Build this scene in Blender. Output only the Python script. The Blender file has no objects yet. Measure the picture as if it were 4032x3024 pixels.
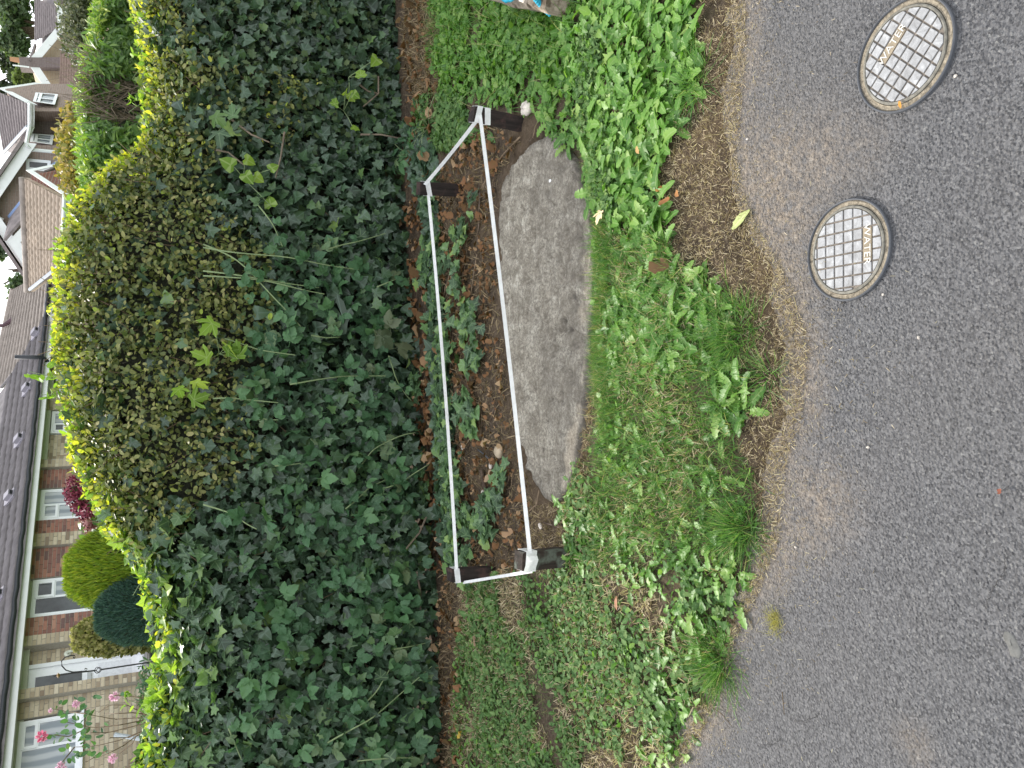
import bpy, math, random
import numpy as np
from mathutils import Matrix, Vector
RNG = np.random.default_rng(7)
random.seed(7)
sc = bpy.context.scene
# ------------------------------------------------------------------ camera
FPX = 3028.0
PITCH_G, PITCH_H = math.radians(25), math.radians(27)
EYE = np.array([0.0, 0.0, 1.5])
cam = bpy.data.cameras.new('camera'); cam_o = bpy.data.objects.new('camera', cam)
sc.collection.objects.link(cam_o); sc.camera = cam_o
cam.sensor_fit = 'HORIZONTAL'; cam.sensor_width = 36; cam.lens = FPX/4032*36
cam.clip_start = 0.05; cam.clip_end = 2000
CP, SP = math.cos(PITCH_G), math.sin(PITCH_G)
_R = Vector((1, 0, 0)); _U = Vector((0, SP, CP)); _F = Vector((0, CP, -SP))
_m = Matrix((-_U, _R, -_F)).transposed()            # the photograph was taken with the phone held on its side
cam_o.matrix_world = Matrix.Translation(EYE) @ _m.to_4x4()
# ------------------------------------------------------------------ sky and sun
SUN_EL, SUN_AZ = math.radians(38.5), math.radians(-22)    # azimuth from +Y towards +X
world = bpy.data.worlds.new('World'); sc.world = world; world.use_nodes = True
wn = world.node_tree.nodes; wl = world.node_tree.links; wn.clear()
w_out = wn.new('ShaderNodeOutputWorld'); w_bg = wn.new('ShaderNodeBackground'); w_bg.inputs[1].default_value = 0.15
w_sky = wn.new('ShaderNodeTexSky'); w_sky.sky_type = 'NISHITA'; w_sky.sun_disc = False
w_sky.sun_elevation = SUN_EL; w_sky.sun_rotation = SUN_AZ; w_sky.air_density = 1.2; w_sky.dust_density = 2.0
w_tc = wn.new('ShaderNodeTexCoord'); w_no = wn.new('ShaderNodeTexNoise'); w_no.inputs['Scale'].default_value = 2.2
w_no.inputs['Detail'].default_value = 7; w_no.inputs['Roughness'].default_value = 0.6
w_rp = wn.new('ShaderNodeValToRGB'); w_rp.color_ramp.elements[0].position = 0.36; w_rp.color_ramp.elements[1].position = 0.56
w_mx = wn.new('ShaderNodeMix'); w_mx.data_type = 'RGBA'
w_mx.inputs[7].default_value = (10.5, 10.8, 11.3, 1)
wl.new(w_tc.outputs['Generated'], w_no.inputs['Vector']); wl.new(w_no.outputs['Fac'], w_rp.inputs['Fac'])
wl.new(w_rp.outputs['Color'], w_mx.inputs[0]); wl.new(w_sky.outputs[0], w_mx.inputs[6])
wl.new(w_mx.outputs[2], w_bg.inputs[0]); wl.new(w_bg.outputs[0], w_out.inputs[0])
sun = bpy.data.lights.new('sun', 'SUN'); sun.energy = 3.4; sun.angle = math.radians(0.6); sun.color = (1, 0.95, 0.87)
sun_o = bpy.data.objects.new('sun', sun); sc.collection.objects.link(sun_o)
_d = Vector((math.sin(SUN_AZ)*math.cos(SUN_EL), math.cos(SUN_AZ)*math.cos(SUN_EL), math.sin(SUN_EL)))
sun_o.rotation_euler = _d.to_track_quat('Z', 'Y').to_euler(); sun_o.location = _d*50
sc.view_settings.view_transform = 'Standard'; sc.view_settings.look = 'None'
sc.view_settings.exposure = 0.62; sc.view_settings.gamma = 1; sc.view_settings.use_curve_mapping = False
sc.render.engine = 'CYCLES'
sc.cycles.max_bounces = 6; sc.cycles.transparent_max_bounces = 8
# ------------------------------------------------------------------ where the photograph puts a point
def ray(x, y, p):
    u, v = 3024-y, x
    r, t = (u-1512)/FPX, -(v-2016)/FPX
    return np.array([r, math.cos(p)+t*math.sin(p), -math.sin(p)+t*math.cos(p)])
def G(x, y, z=0.0):
    d = ray(x, y, PITCH_G); return EYE+d*(z-1.5)/d[2]
def W(x, y, Y):
    d = ray(x, y, PITCH_G); return EYE+d*Y/d[1]
def HY(x, y, Y):
    d = ray(x, y, PITCH_H); return EYE+d*Y/d[1]
def project(P):                                       # arrays (N,3) to photograph x, y
    X, Y, Z = P[:, 0], P[:, 1], P[:, 2]-1.5
    d = Y*CP-Z*SP; up = Y*SP+Z*CP
    return 2016-FPX*up/d, 3024-(1512+FPX*X/d)
MH = Matrix.Translation(EYE) @ Matrix.Rotation(PITCH_H-PITCH_G, 4, 'X') @ Matrix.Translation(-EYE)   # the gardens climb gently away from the road
# ------------------------------------------------------------------ objects
BASE = {}
def tag(o, label=None, cat=None, group=None, kind=None):
    if label: o['label'] = label
    if cat: o['category'] = cat
    if group: o['group'] = group
    if kind: o['kind'] = kind
    return o
def thing(name, label, cat, base=(0, 0, 0), H=False, group=None):
    o = bpy.data.objects.new(name, None); sc.collection.objects.link(o)
    o.empty_display_size = 0.1
    o.matrix_world = (MH if H else Matrix()) @ Matrix.Translation(base)
    BASE[o.name] = np.array(base, float)
    return tag(o, label, cat, group)
class MB:
    def __init__(s): s.V = []; s.F = []; s.n = 0; s.attr = {}
    def add(s, V, F, **attr):
        V = np.asarray(V, float).reshape(-1, 3)
        if len(V) == 0: return s
        s.V.append(V)
        for f in F: s.F.append([i+s.n for i in f])
        for k, a in attr.items(): s.attr.setdefault(k, []).append((s.n, np.broadcast_to(np.asarray(a, float), (len(V),))))
        s.n += len(V); return s
    def box(s, c, ax, ay, az, **k):                     # centre and three half vectors
        c, ax, ay, az = [np.asarray(q, float) for q in (c, ax, ay, az)]
        V = [c+i*ax+j*ay+l*az for l in (-1, 1) for j in (-1, 1) for i in (-1, 1)]
        return s.add(V, [(0, 2, 3, 1), (4, 5, 7, 6), (0, 1, 5, 4), (2, 6, 7, 3), (0, 4, 6, 2), (1, 3, 7, 5)], **k)
    def prism(s, P, e, **k):                            # polygon P pushed along e
        P = np.asarray(P, float); n = len(P)
        F = [tuple(range(n))[::-1], tuple(range(n, 2*n))]+[(i, (i+1) % n, n+(i+1) % n, n+i) for i in range(n)]
        return s.add(np.vstack([P, P+np.asarray(e, float)]), F, **k)
    def tube(s, P, r, n=6, cap=True, **k):
        P = np.asarray(P, float); m = len(P); r = np.broadcast_to(np.asarray(r, float), (m,))
        T = np.gradient(P, axis=0); T /= np.linalg.norm(T, axis=1)[:, None]+1e-12
        ref = np.array([0, 0, 1.0]) if abs(T[0][2]) < 0.8 else np.array([1.0, 0, 0])
        V = []
        for i in range(m):
            a = np.cross(T[i], ref); a /= np.linalg.norm(a)+1e-12; b = np.cross(T[i], a); ref = -np.cross(T[i], a) if False else ref
            for j in range(n):
                q = 2*math.pi*j/n; V.append(P[i]+r[i]*(math.cos(q)*a+math.sin(q)*b))
        F = [(i*n+j, i*n+(j+1) % n, (i+1)*n+(j+1) % n, (i+1)*n+j) for i in range(m-1) for j in range(n)]
        if cap: F += [tuple(range(n))[::-1], tuple(range((m-1)*n, m*n))]
        return s.add(V, F, **k)
    def strip(s, P, w, t=None, **k):                    # ribbon along P with half-width vectors w and thickness vector t
        P = np.asarray(P, float); w = np.asarray(w, float); m = len(P)
        if t is None:
            return s.add(np.vstack([P-w, P+w]), [(i, i+1, m+i+1, m+i) for i in range(m-1)], **k)
        t = np.asarray(t, float)
        V = np.vstack([P-w-t, P+w-t, P+w+t, P-w+t])
        F = [(q*m+i, q*m+i+1, ((q+1) % 4)*m+i+1, ((q+1) % 4)*m+i) for q in range(4) for i in range(m-1)]
        F += [(0, m, 2*m, 3*m), (m-1, 4*m-1, 3*m-1, 2*m-1)]
        return s.add(V, F, **k)
    def mesh(s, name, base=(0, 0, 0), smooth=False):
        V = np.vstack(s.V)-np.asarray(base) if s.V else np.zeros((0, 3))
        me = bpy.data.meshes.new(name); me.from_pydata(V.tolist(), [], s.F)
        for k, lst in s.attr.items():
            arr = np.zeros(len(V), np.float32)
            for st, a in lst: arr[st:st+len(a)] = a
            me.attributes.new(k, 'FLOAT', 'POINT').data.foreach_set('value', arr)
        if smooth: me.polygons.foreach_set('use_smooth', [True]*len(me.polygons))
        me.update(); return me
    def build(s, name, mat, parent=None, H=False, smooth=False, **t):
        base = BASE[parent.name] if parent else np.zeros(3)
        if parent is None and s.V: 
            A = np.vstack(s.V); base = np.array([(A[:, 0].min()+A[:, 0].max())/2, (A[:, 1].min()+A[:, 1].max())/2, A[:, 2].min()])
        return put(name, s.mesh(name, base, smooth), mat, parent, base, H, **t)
def put(name, me, mat, parent=None, base=np.zeros(3), H=False, **t):
    o = bpy.data.objects.new(name, me); sc.collection.objects.link(o)
    if mat: me.materials.append(mat)
    if parent: o.parent = parent
    else: o.matrix_world = (MH if H else Matrix()) @ Matrix.Translation(base)
    BASE[o.name] = np.asarray(base, float)
    return tag(o, **t)
def fast_mesh(name, V, T, smooth=False, **attr):        # numpy triangles
    me = bpy.data.meshes.new(name); V = np.asarray(V, np.float32); T = np.asarray(T, np.int32)
    me.vertices.add(len(V)); me.vertices.foreach_set('co', V.ravel())
    me.loops.add(T.size); me.loops.foreach_set('vertex_index', T.ravel())
    me.polygons.add(len(T)); me.polygons.foreach_set('loop_start', np.arange(0, T.size, 3, dtype=np.int32))
    if smooth: me.polygons.foreach_set('use_smooth', np.ones(len(T), bool))
    for k, a in attr.items(): me.attributes.new(k, 'FLOAT', 'POINT').data.foreach_set('value', np.asarray(a, np.float32))
    me.update(calc_edges=True); me.validate(); return me
def copies(name, meshes, mats4, parent, limit=None):    # individual pieces that share mesh data
    out = []; b = BASE[parent.name]; Tb = Matrix.Translation(-b)
    for me, M in zip(meshes, mats4):
        o = bpy.data.objects.new(name, me); sc.collection.objects.link(o); o.parent = parent
        o.matrix_basis = Tb @ M; BASE[o.name] = b; out.append(o)
    return out
# ------------------------------------------------------------------ noise on the build side
_perm = np.random.default_rng(3).permutation(512)
_val = np.random.default_rng(4).random(512)
def vnoise(x, y, s=1.0, seed=0):
    x = np.asarray(x, float)*s+seed*17.3; y = np.asarray(y, float)*s+seed*9.1
    xi, yi = np.floor(x).astype(int), np.floor(y).astype(int); fx, fy = x-xi, y-yi
    fx = fx*fx*(3-2*fx); fy = fy*fy*(3-2*fy)
    h = lambda a, b: _val[_perm[(_perm[a % 512]+b) % 512]]
    return (h(xi, yi)*(1-fx)+h(xi+1, yi)*fx)*(1-fy)+(h(xi, yi+1)*(1-fx)+h(xi+1, yi+1)*fx)*fy
def fbm(x, y, s=1.0, o=3, seed=0):
    return sum(vnoise(x, y, s*2**i, seed+i)*0.5**i for i in range(o))/sum(0.5**i for i in range(o))
def sstep(a, b, x):
    t = np.clip((np.asarray(x, float)-a)/(b-a), 0, 1); return t*t*(3-2*t)
def inpoly(x, y, poly):
    x = np.asarray(x, float); y = np.asarray(y, float); r = np.zeros(x.shape, bool); n = len(poly)
    for i in range(n):
        (x1, y1), (x2, y2) = poly[i], poly[(i+1) % n]
        c = ((y1 > y) != (y2 > y)) & (x < (x2-x1)*(y-y1)/((y2-y1) or 1e-9)+x1); r ^= c
    return r
# ------------------------------------------------------------------ materials
class N:
    def __init__(s, name, rough=0.8, spec=0.3, metallic=0):
        s.m = bpy.data.materials.new(name); s.m.use_nodes = True; s.t = s.m.node_tree; s.b = s.t.nodes['Principled BSDF']
        s.out = s.t.nodes['Material Output']
        s.b.inputs['Roughness'].default_value = rough; s.b.inputs['Specular IOR Level'].default_value = spec; s.b.inputs['Metallic'].default_value = metallic
        s._pos = None
    def new(s, t, **k):
        n = s.t.nodes.new(t)
        for a, b in k.items(): setattr(n, a, b)
        return n
    def link(s, a, b): s.t.links.new(a, b)
    def pos(s):
        if s._pos is None: s._pos = s.new('ShaderNodeNewGeometry').outputs['Position']
        return s._pos
    def obj(s): return s.new('ShaderNodeTexCoord').outputs['Object']
    def noise(s, scale, detail=4, rough=0.6, vec=None, dist=0.0):
        n = s.new('ShaderNodeTexNoise'); n.inputs['Scale'].default_value = scale; n.inputs['Detail'].default_value = detail
        n.inputs['Roughness'].default_value = rough; n.inputs['Distortion'].default_value = dist; s.link(vec or s.pos(), n.inputs['Vector']); return n.outputs['Fac']
    def vor(s, scale, feature='F1', out='Distance', vec=None):
        n = s.new('ShaderNodeTexVoronoi'); n.feature = feature; n.inputs['Scale'].default_value = scale; s.link(vec or s.pos(), n.inputs['Vector']); return n.outputs[out]
    def ramp(s, fac, stops, interp='LINEAR'):
        n = s.new('ShaderNodeValToRGB'); r = n.color_ramp; r.interpolation = interp
        while len(r.elements) < len(stops): r.elements.new(0.5)
        for e, (p, c) in zip(r.elements, stops):
            e.position = p; e.color = (c, c, c, 1) if not hasattr(c, '__len__') else (*c, 1)
        s.link(fac, n.inputs['Fac']); return n.outputs['Color']
    def mix(s, fac, a, b, mode='MIX'):
        n = s.new('ShaderNodeMix', data_type='RGBA', blend_type=mode)
        for i, q in ((0, fac), (6, a), (7, b)):
            if isinstance(q, bpy.types.NodeSocket): s.link(q, n.inputs[i])
            elif i == 0: n.inputs[0].default_value = q
            else: n.inputs[i].default_value = (*q, 1)
        return n.outputs[2]
    def math(s, op, a, b=0.0):
        n = s.new('ShaderNodeMath', operation=op)
        for i, q in ((0, a), (1, b)):
            if isinstance(q, bpy.types.NodeSocket): s.link(q, n.inputs[i])
            else: n.inputs[i].default_value = q
        return n.outputs[0]
    def attr(s, name): return s.new('ShaderNodeAttribute', attribute_name=name).outputs['Fac']
    def rnd(s): return s.new('ShaderNodeObjectInfo').outputs['Random']
    def col(s, c):
        if isinstance(c, bpy.types.NodeSocket): s.link(c, s.b.inputs['Base Color'])
        else: s.b.inputs['Base Color'].default_value = (*c, 1)
        return s
    def bump(s, h, dist=0.01, strength=1.0):
        n = s.new('ShaderNodeBump'); n.inputs['Distance'].default_value = dist; n.inputs['Strength'].default_value = strength
        s.link(h, n.inputs['Height']); s.link(n.outputs[0], s.b.inputs['Normal']); return s
    def translucent(s, c, f):
        t = s.new('ShaderNodeBsdfTranslucent'); mx = s.new('ShaderNodeMixShader'); mx.inputs[0].default_value = f
        if isinstance(c, bpy.types.NodeSocket): s.link(c, t.inputs[0])
        else: t.inputs[0].default_value = (*c, 1)
        s.link(s.b.outputs[0], mx.inputs[1]); s.link(t.outputs[0], mx.inputs[2]); s.link(mx.outputs[0], s.out.inputs[0]); return s
def plain(name, c, rough=0.7, spec=0.3, var=0.15, scale=20, bump=0.0, metallic=0):
    n = N(name, rough, spec, metallic); f = n.noise(scale)
    n.col(n.ramp(f, [(0.25, tuple(q*(1-var) for q in c)), (0.75, tuple(min(1, q*(1+var)) for q in c))]))
    if bump: n.bump(f, bump)
    return n.m
def leaf_mat(name, stops, vein=None, transl=0.3, rough=0.5, spec=0.35, obj=False, spot=0.15, tcol=(1.5, 1.7, 0.7)):
    n = N(name, rough, spec)
    r = n.rnd() if obj else n.attr('rnd')
    c = n.ramp(r, stops)
    f = n.noise(45, 3)
    c = n.mix(n.math('MULTIPLY', f, spot*2), c, (0.12, 0.10, 0.03))
    if vein:
        v = n.ramp(n.attr('vein'), [(0.80, 0.0), (0.97, 1.0)])
        c = n.mix(n.math('MULTIPLY', v, 0.55), c, vein)
    n.col(c)
    n.translucent(n.mix(1.0, c, tcol, 'MULTIPLY'), transl)
    return n.m
def leaf_pair(name, stops, **k): return leaf_mat(name, stops, **k), leaf_mat(name+'_single', stops, obj=True, **k)
# ------------------------------------------------------------------ leaves
def fan(half, c=0.4, fold=0.15, droop=0.25, wob=0.04, seed=0, tips=()):
    """a leaf of unit length along +Y from its right-hand outline; veins run from the base to the tips"""
    h = np.array(half, float); L = h[::-1].copy(); L[:, 0] *= -1
    if abs(h[-1, 0]) < 1e-6: L = L[1:]
    if abs(h[0, 0]) < 1e-6: L = L[:-1]
    P = np.vstack([h, L]); n = len(P)
    rg = np.random.default_rng(seed)
    z = -fold*np.abs(P[:, 0])*0+fold*np.abs(P[:, 0])-droop*P[:, 1]**2+wob*rg.normal(size=n)
    V = np.vstack([[[0, c, -droop*c*c]], np.c_[P, z]])
    T = np.array([(0, 1+i, 1+(i+1) % n) for i in range(n)])
    vein = np.zeros(n+1); vein[0] = 1
    m = len(h)
    for i in tips:
        vein[1+i] = 1
        j = (n-i) % n if abs(h[0, 0]) < 1e-6 else None
        if j is not None and j < n: vein[1+j] = 1
    return V, T, vein
def strip_leaf(prof, fold=0.12, droop=0.3, wob=0.02, seed=0, mid=True):
    """a long leaf: profile of (y, half width); three vertices per row so that the midrib shows"""
    rg = np.random.default_rng(seed); V = []; vein = []
    for y, w in prof:
        zz = -droop*y*y; k = rg.normal()*wob
        V += [(-w, y, zz+fold*w+k), (k*0.5, y, zz), (w, y, zz+fold*w-k)]; vein += [0, 1, 0]
    T = []
    for i in range(len(prof)-1):
        a = 3*i
        for q in (0, 1): T += [(a+q, a+q+1, a+q+4), (a+q, a+q+4, a+q+3)]
    return np.array(V, float), np.array(T), np.array(vein, float)
def merge_t(items):                                     # several transformed leaves in one template
    V = []; T = []; ve = []; n = 0
    for (v, t, e), M in items:
        M = np.array(M); V.append(v@M[:3, :3].T+M[:3, 3]); T.append(t+n); ve.append(e); n += len(v)
    return np.vstack(V), np.vstack(T), np.concatenate(ve)
def frames(dirs, nrm):
    d = dirs/(np.linalg.norm(dirs, axis=1)[:, None]+1e-9)
    x = np.cross(d, nrm); x /= np.linalg.norm(x, axis=1)[:, None]+1e-9
    z = np.cross(x, d)
    return np.stack([x, d, z], axis=2)                  # columns
def scatter(temps, pos, R, size, rnd, which=None):
    Vs, Ts, ve, rn = [], [], [], []; n0 = 0
    which = RNG.integers(0, len(temps), len(pos)) if which is None else which
    for k, (v, t, e) in enumerate(temps):
        i = np.where(which == k)[0]
        if len(i) == 0: continue
        P = np.einsum('nij,mj->nmi', R[i]*size[i][:, None, None], v)+pos[i][:, None, :]
        Vs.append(P.reshape(-1, 3)); Ts.append((t[None]+(np.arange(len(i))*len(v))[:, None, None]).reshape(-1, 3)+n0)
        ve.append(np.tile(e, len(i))); rn.append(np.repeat(rnd[i], len(v))); n0 += len(i)*len(v)
    return np.vstack(Vs), np.vstack(Ts), np.concatenate(ve), np.concatenate(rn)
def leaf_stuff(name, temps, pos, R, size, rnd, mat, parent=None, H=False, **t):
    V, T, ve, rn = scatter(temps, pos, R, size, rnd)
    base = BASE[parent.name] if parent else np.array([pos[:, 0].mean(), pos[:, 1].mean(), pos[:, 2].min()])
    return put(name, fast_mesh(name, V-base, T, True, vein=ve, rnd=rn), mat, parent, base, H, kind='stuff', **t)
_tm = {}
def temp_mesh(key, tmp, mat):
    if key not in _tm:
        me = fast_mesh(key, tmp[0], tmp[1], True, vein=tmp[2]); me.materials.append(mat); _tm[key] = me
    return _tm[key]
def leaf_objs(name, key, temps, pos, R, size, mat, parent):
    ms, ks = [], []
    for i in range(len(pos)):
        k = RNG.integers(0, len(temps)); ks.append(temp_mesh(f'{key}_{k}', temps[k], mat))
        M = np.eye(4); M[:3, :3] = R[i]*size[i]; M[:3, 3] = pos[i]; ms.append(Matrix(M.tolist()))
    return copies(name, ks, ms, parent)
IVY = [fan([(0, 0.02), (0.20, -0.10), (0.46, -0.06), (0.33, 0.16), (0.36, 0.26), (0.56, 0.48), (0.26, 0.56), (0.20, 0.72), (0, 1.05)], 0.16, 0.10, 0.22, 0.03, s, tips=(2, 5, 8)) for s in range(3)] + \
      [fan([(0, 0.02), (0.25, -0.12), (0.52, 0.02), (0.48, 0.3), (0.36, 0.62), (0, 1.0)], 0.2, 0.12, 0.3, 0.03, 9, tips=(2, 3, 5)),
       fan([(0, 0.02), (0.3, -0.1), (0.62, 0.12), (0.42, 0.4), (0.5, 0.6), (0.22, 0.75), (0, 0.95)], 0.2, 0.05, 0.35, 0.04, 11, tips=(2, 4, 6))]
BOX = [fan([(0, 0), (0.2, 0.14), (0.31, 0.42), (0.27, 0.75), (0.1, 0.96), (0, 1)], 0.45, 0.25, 0.12+0.1*s, 0.02, s, tips=(5,)) for s in range(3)]
HAW = [fan([(0, 0), (0.14, 0.2), (0.36, 0.26), (0.28, 0.42), (0.5, 0.62), (0.27, 0.7), (0.26, 0.95), (0, 0.9)], 0.4, 0.2, 0.2, 0.03, s, tips=(2, 4, 7)) for s in range(2)]
def _ser(n, w, peak, amp, seed):
    rg = np.random.default_rng(seed); P = [(0, 0)]
    for i in range(1, n):
        y = i/n; r = w*(math.sin(math.pi*min(1, y**peak)))**0.8
        P.append((max(0.01, r*(1+amp*(1 if i % 2 else -1))), y+0.02*rg.normal()))
    return P+[(0, 1)]
_bl = [fan(_ser(9, 0.36, 0.75, 0.12, s), 0.35, 0.22, 0.3, 0.025, s, tips=(3, 5, 7, 9)) for s in range(3)]
def _M(rz, s, t=(0, 0, 0), rx=0.0):
    return np.array(Matrix.Translation(t) @ Matrix.Rotation(rz, 4, 'Z') @ Matrix.Rotation(rx, 4, 'X') @ Matrix.Scale(s, 4))
BRAM = [merge_t([(_bl[s], _M(0, 0.62, (0, 0.38, 0), -0.1)), (_bl[(s+1) % 3], _M(1.15, 0.5, (0, 0.34, 0), -0.2)), (_bl[(s+2) % 3], _M(-1.15, 0.52, (0, 0.34, 0), -0.2)),
                 (strip_leaf([(0, .012), (.36, .012)], 0, 0), _M(0, 1))]) for s in range(3)]
SYC = [fan([(0, 0), (0.3, -0.08), (0.42, 0.06), (0.3, 0.14), (0.5, 0.3), (0.62, 0.55), (0.4, 0.52), (0.36, 0.42), (0.2, 0.6), (0.22, 0.8), (0.1, 0.82), (0, 1)], 0.15, 0.1, 0.25, 0.03, s, tips=(2, 5, 11)) for s in range(2)]
LAUR = [strip_leaf([(0, .01), (.15, .09), (.45, .15), (.75, .11), (.93, .04), (1, .003)], 0.3, 0.25+.2*s, 0.01, s) for s in range(2)]
def _dand(seed):
    rg = np.random.default_rng(seed); pr = [(0, .02), (.12, .03)]
    for i in range(4):
        y = .2+.165*i; w = .075+.115*math.sin(math.pi*min(1, (i+1.6)/6)); pr += [(y, w*0.72), (y+.03, w*(1.1+.2*rg.random())), (y+.13, w*0.82)]
    return strip_leaf(pr+[(.9, .13), (.97, .06), (1, .004)], 0.3, .35+.2*rg.random(), .03, seed)
DAND = [_dand(s) for s in range(4)]
DOCK = [strip_leaf([(0, .02), (.2, .05), (.38, .15), (.6, .2), (.8, .17), (.93, .09), (1, .01)], 0.3, .25+.15*s, .025, s) for s in range(2)]
WEED = [fan([(0, 0), (0.2, 0.1), (0.26, 0.3), (0.42, 0.42), (0.3, 0.6), (0.25, 0.8), (0, 1)], 0.4, 0.15, 0.25, 0.05, s, tips=(6,)) for s in range(3)]
GRASS = [strip_leaf([(0, .016), (.4, .014), (.75, .009), (1, .001)], 0.3, d, 0.0, i) for i, d in enumerate((.25, .5, .9))]
STRAW = [strip_leaf([(0, .045), (.5, .05), (1, .02)], 0.2, d, 0.015, i) for i, d in enumerate((.03, .15, -.12))]
DEAD = [fan([(0, 0), (0.25, 0.05), (0.42, 0.3), (0.3, 0.55), (0.36, 0.75), (0, 1)], 0.4, 0.5, -0.35, 0.12, s, tips=(5,)) for s in range(4)]
def rand_unit(n):
    v = RNG.normal(size=(n, 3)); return v/np.linalg.norm(v, axis=1)[:, None]
# ------------------------------------------------------------------ shared materials
M_ASPH = N('asphalt', 0.82, 0.35)
_n1 = M_ASPH.vor(130); _n2 = M_ASPH.noise(90, 6, 0.75); _n3 = M_ASPH.noise(1.6, 5); _n4 = M_ASPH.vor(210, out='Color')
_c = M_ASPH.ramp(_n4, [(0.1, (0.045, 0.045, 0.047)), (0.5, (0.120, 0.118, 0.120)), (0.85, (0.185, 0.182, 0.182)), (0.98, (0.25, 0.245, 0.23))])
_c = M_ASPH.mix(M_ASPH.math('MULTIPLY', M_ASPH.ramp(_n2, [(0.4, 0.0), (0.7, 1.0)]), 0.5), _c, (0.055, 0.054, 0.058))
_c = M_ASPH.mix(M_ASPH.math('MULTIPLY', M_ASPH.ramp(_n3, [(0.35, 0.0), (0.65, 1.0)]), 0.3), _c, (0.135, 0.125, 0.115))
_dn = M_ASPH.math('MULTIPLY', M_ASPH.attr('dirt'), M_ASPH.ramp(M_ASPH.noise(38, 6, 0.75), [(0.36, 0.1), (0.60, 1.0)]))
_c = M_ASPH.mix(_dn, _c, M_ASPH.ramp(M_ASPH.noise(70, 6, .8), [(.35, (.085, .066, .05)), (.5, (.23, .185, .14)), (.65, (.40, .335, .26))]))
M_ASPH.col(_c)
_h = M_ASPH.math('ADD', M_ASPH.math('MULTIPLY', M_ASPH.ramp(_n1, [(0.0, 1.0), (0.6, 0.0)]), 0.8), M_ASPH.math('MULTIPLY', _n2, 1.1))
M_ASPH.bump(_h, 0.0085, 1.0); M_ASPH = M_ASPH.m
M_SOIL = N('soil', 0.95, 0.15)
_f = M_SOIL.noise(55, 9, 0.8); _g = M_SOIL.noise(3.5, 4)
_c = M_SOIL.ramp(_f, [(0.3, (0.028, 0.020, 0.014)), (0.5, (0.095, 0.070, 0.048)), (0.68, (0.20, 0.155, 0.11)), (0.8, (0.33, 0.28, 0.21))])
_c = M_SOIL.mix(M_SOIL.ramp(_g, [(0.45, 0.0), (0.65, 0.55)]), _c, (0.17, 0.12, 0.075))
M_SOIL.col(_c); M_SOIL.bump(_f, 0.02, 1.0); M_SOIL = M_SOIL.m
M_CONC = N('weathered_concrete', 0.9, 0.2)
_a = M_CONC.noise(13, 10, 0.78, dist=0.3); _b = M_CONC.noise(75, 6, 0.8); _p = M_CONC.vor(60)
_c = M_CONC.ramp(_a, [(0.36, (0.16, 0.138, 0.105)), (0.5, (0.33, 0.295, 0.235)), (0.63, (0.52, 0.48, 0.395))])
_c = M_CONC.mix(M_CONC.ramp(_b, [(0.45, 0.0), (0.58, 0.75)]), _c, (0.13, 0.112, 0.088))
_c = M_CONC.mix(M_CONC.ramp(_b, [(0.30, 0.5), (0.42, 0.0)]), _c, (0.52, 0.50, 0.46))
_pit = M_CONC.ramp(_p, [(0.06, 1.0), (0.14, 0.0)])
_pm = M_CONC.math('MULTIPLY', _pit, M_CONC.ramp(M_CONC.noise(14, 3), [(0.42, 0.0), (0.52, 1.0)]))
_c = M_CONC.mix(M_CONC.math('MULTIPLY', _pm, 0.8), _c, (0.05, 0.04, 0.03))
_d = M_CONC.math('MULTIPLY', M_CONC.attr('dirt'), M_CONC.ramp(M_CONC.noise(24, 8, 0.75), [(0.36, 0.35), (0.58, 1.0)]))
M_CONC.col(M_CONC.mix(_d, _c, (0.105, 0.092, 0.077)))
M_CONC.bump(M_CONC.math('SUBTRACT', M_CONC.math('ADD', M_CONC.math('MULTIPLY', _b, .6), _a), _pm), 0.012, 0.9); M_CONC = M_CONC.m
def wood_mat(name, c1, c2, c3, scale=1.0):
    n = N(name, 0.85, 0.2); mp = n.new('ShaderNodeMapping'); mp.inputs['Scale'].default_value = (60*scale, 60*scale, 5*scale); n.link(n.obj(), mp.inputs[0])
    f = n.noise(1.0, 6, 0.65, mp.outputs[0]); g = n.noise(16, 5)
    c = n.ramp(f, [(0.3, c1), (0.7, c2)]); c = n.mix(n.ramp(g, [(0.5, 0.0), (0.62, 1.0)]), c, c3)
    n.col(c).bump(f, 0.004); return n.m
M_POST = wood_mat('stained_post_wood', (0.010, 0.008, 0.007), (0.036, 0.027, 0.023), (0.055, 0.032, 0.027))
M_POSTG = wood_mat('peeling_post_wood', (0.012, 0.01, 0.008), (0.05, 0.036, 0.028), (0.085, 0.095, 0.075))
M_LOG = wood_mat('grey_timber', (0.14, 0.11, 0.08), (0.38, 0.32, 0.25), (0.08, 0.06, 0.04), 0.5)
M_BARK = wood_mat('bark', (0.03, 0.02, 0.014), (0.11, 0.075, 0.05), (0.16, 0.12, 0.09), 0.6)
M_TWIG = plain('twig', (0.17, 0.12, 0.075), 0.8, var=0.5, scale=30)
M_DEADB = plain('dead_branch_wood', (0.21, 0.165, 0.12), 0.85, var=0.4, scale=12)
M_STEM = plain('green_stem', (0.20, 0.26, 0.12), 0.5, var=0.3, scale=12)
M_TAPE = N('white_tape', 0.4, 0.4); M_TAPE.col(M_TAPE.ramp(M_TAPE.noise(35, 3), [(0.3, (0.74, 0.73, 0.71)), (0.7, (0.88, 0.88, 0.86))])); M_TAPE.bump(M_TAPE.noise(60, 2), 0.003).translucent((0.8, 0.8, 0.78), 0.25); M_TAPE = M_TAPE.m
M_BLACKPL = plain('black_plastic', (0.075, 0.078, 0.085), 0.55, var=0.25)
M_LIDBASE = plain('grooved_lid', (0.13, 0.11, 0.09), 0.8, var=0.6, scale=70)
M_RIM = plain('dirty_lid_rim', (0.15, 0.14, 0.115), 0.8, var=0.6, scale=60)
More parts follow.
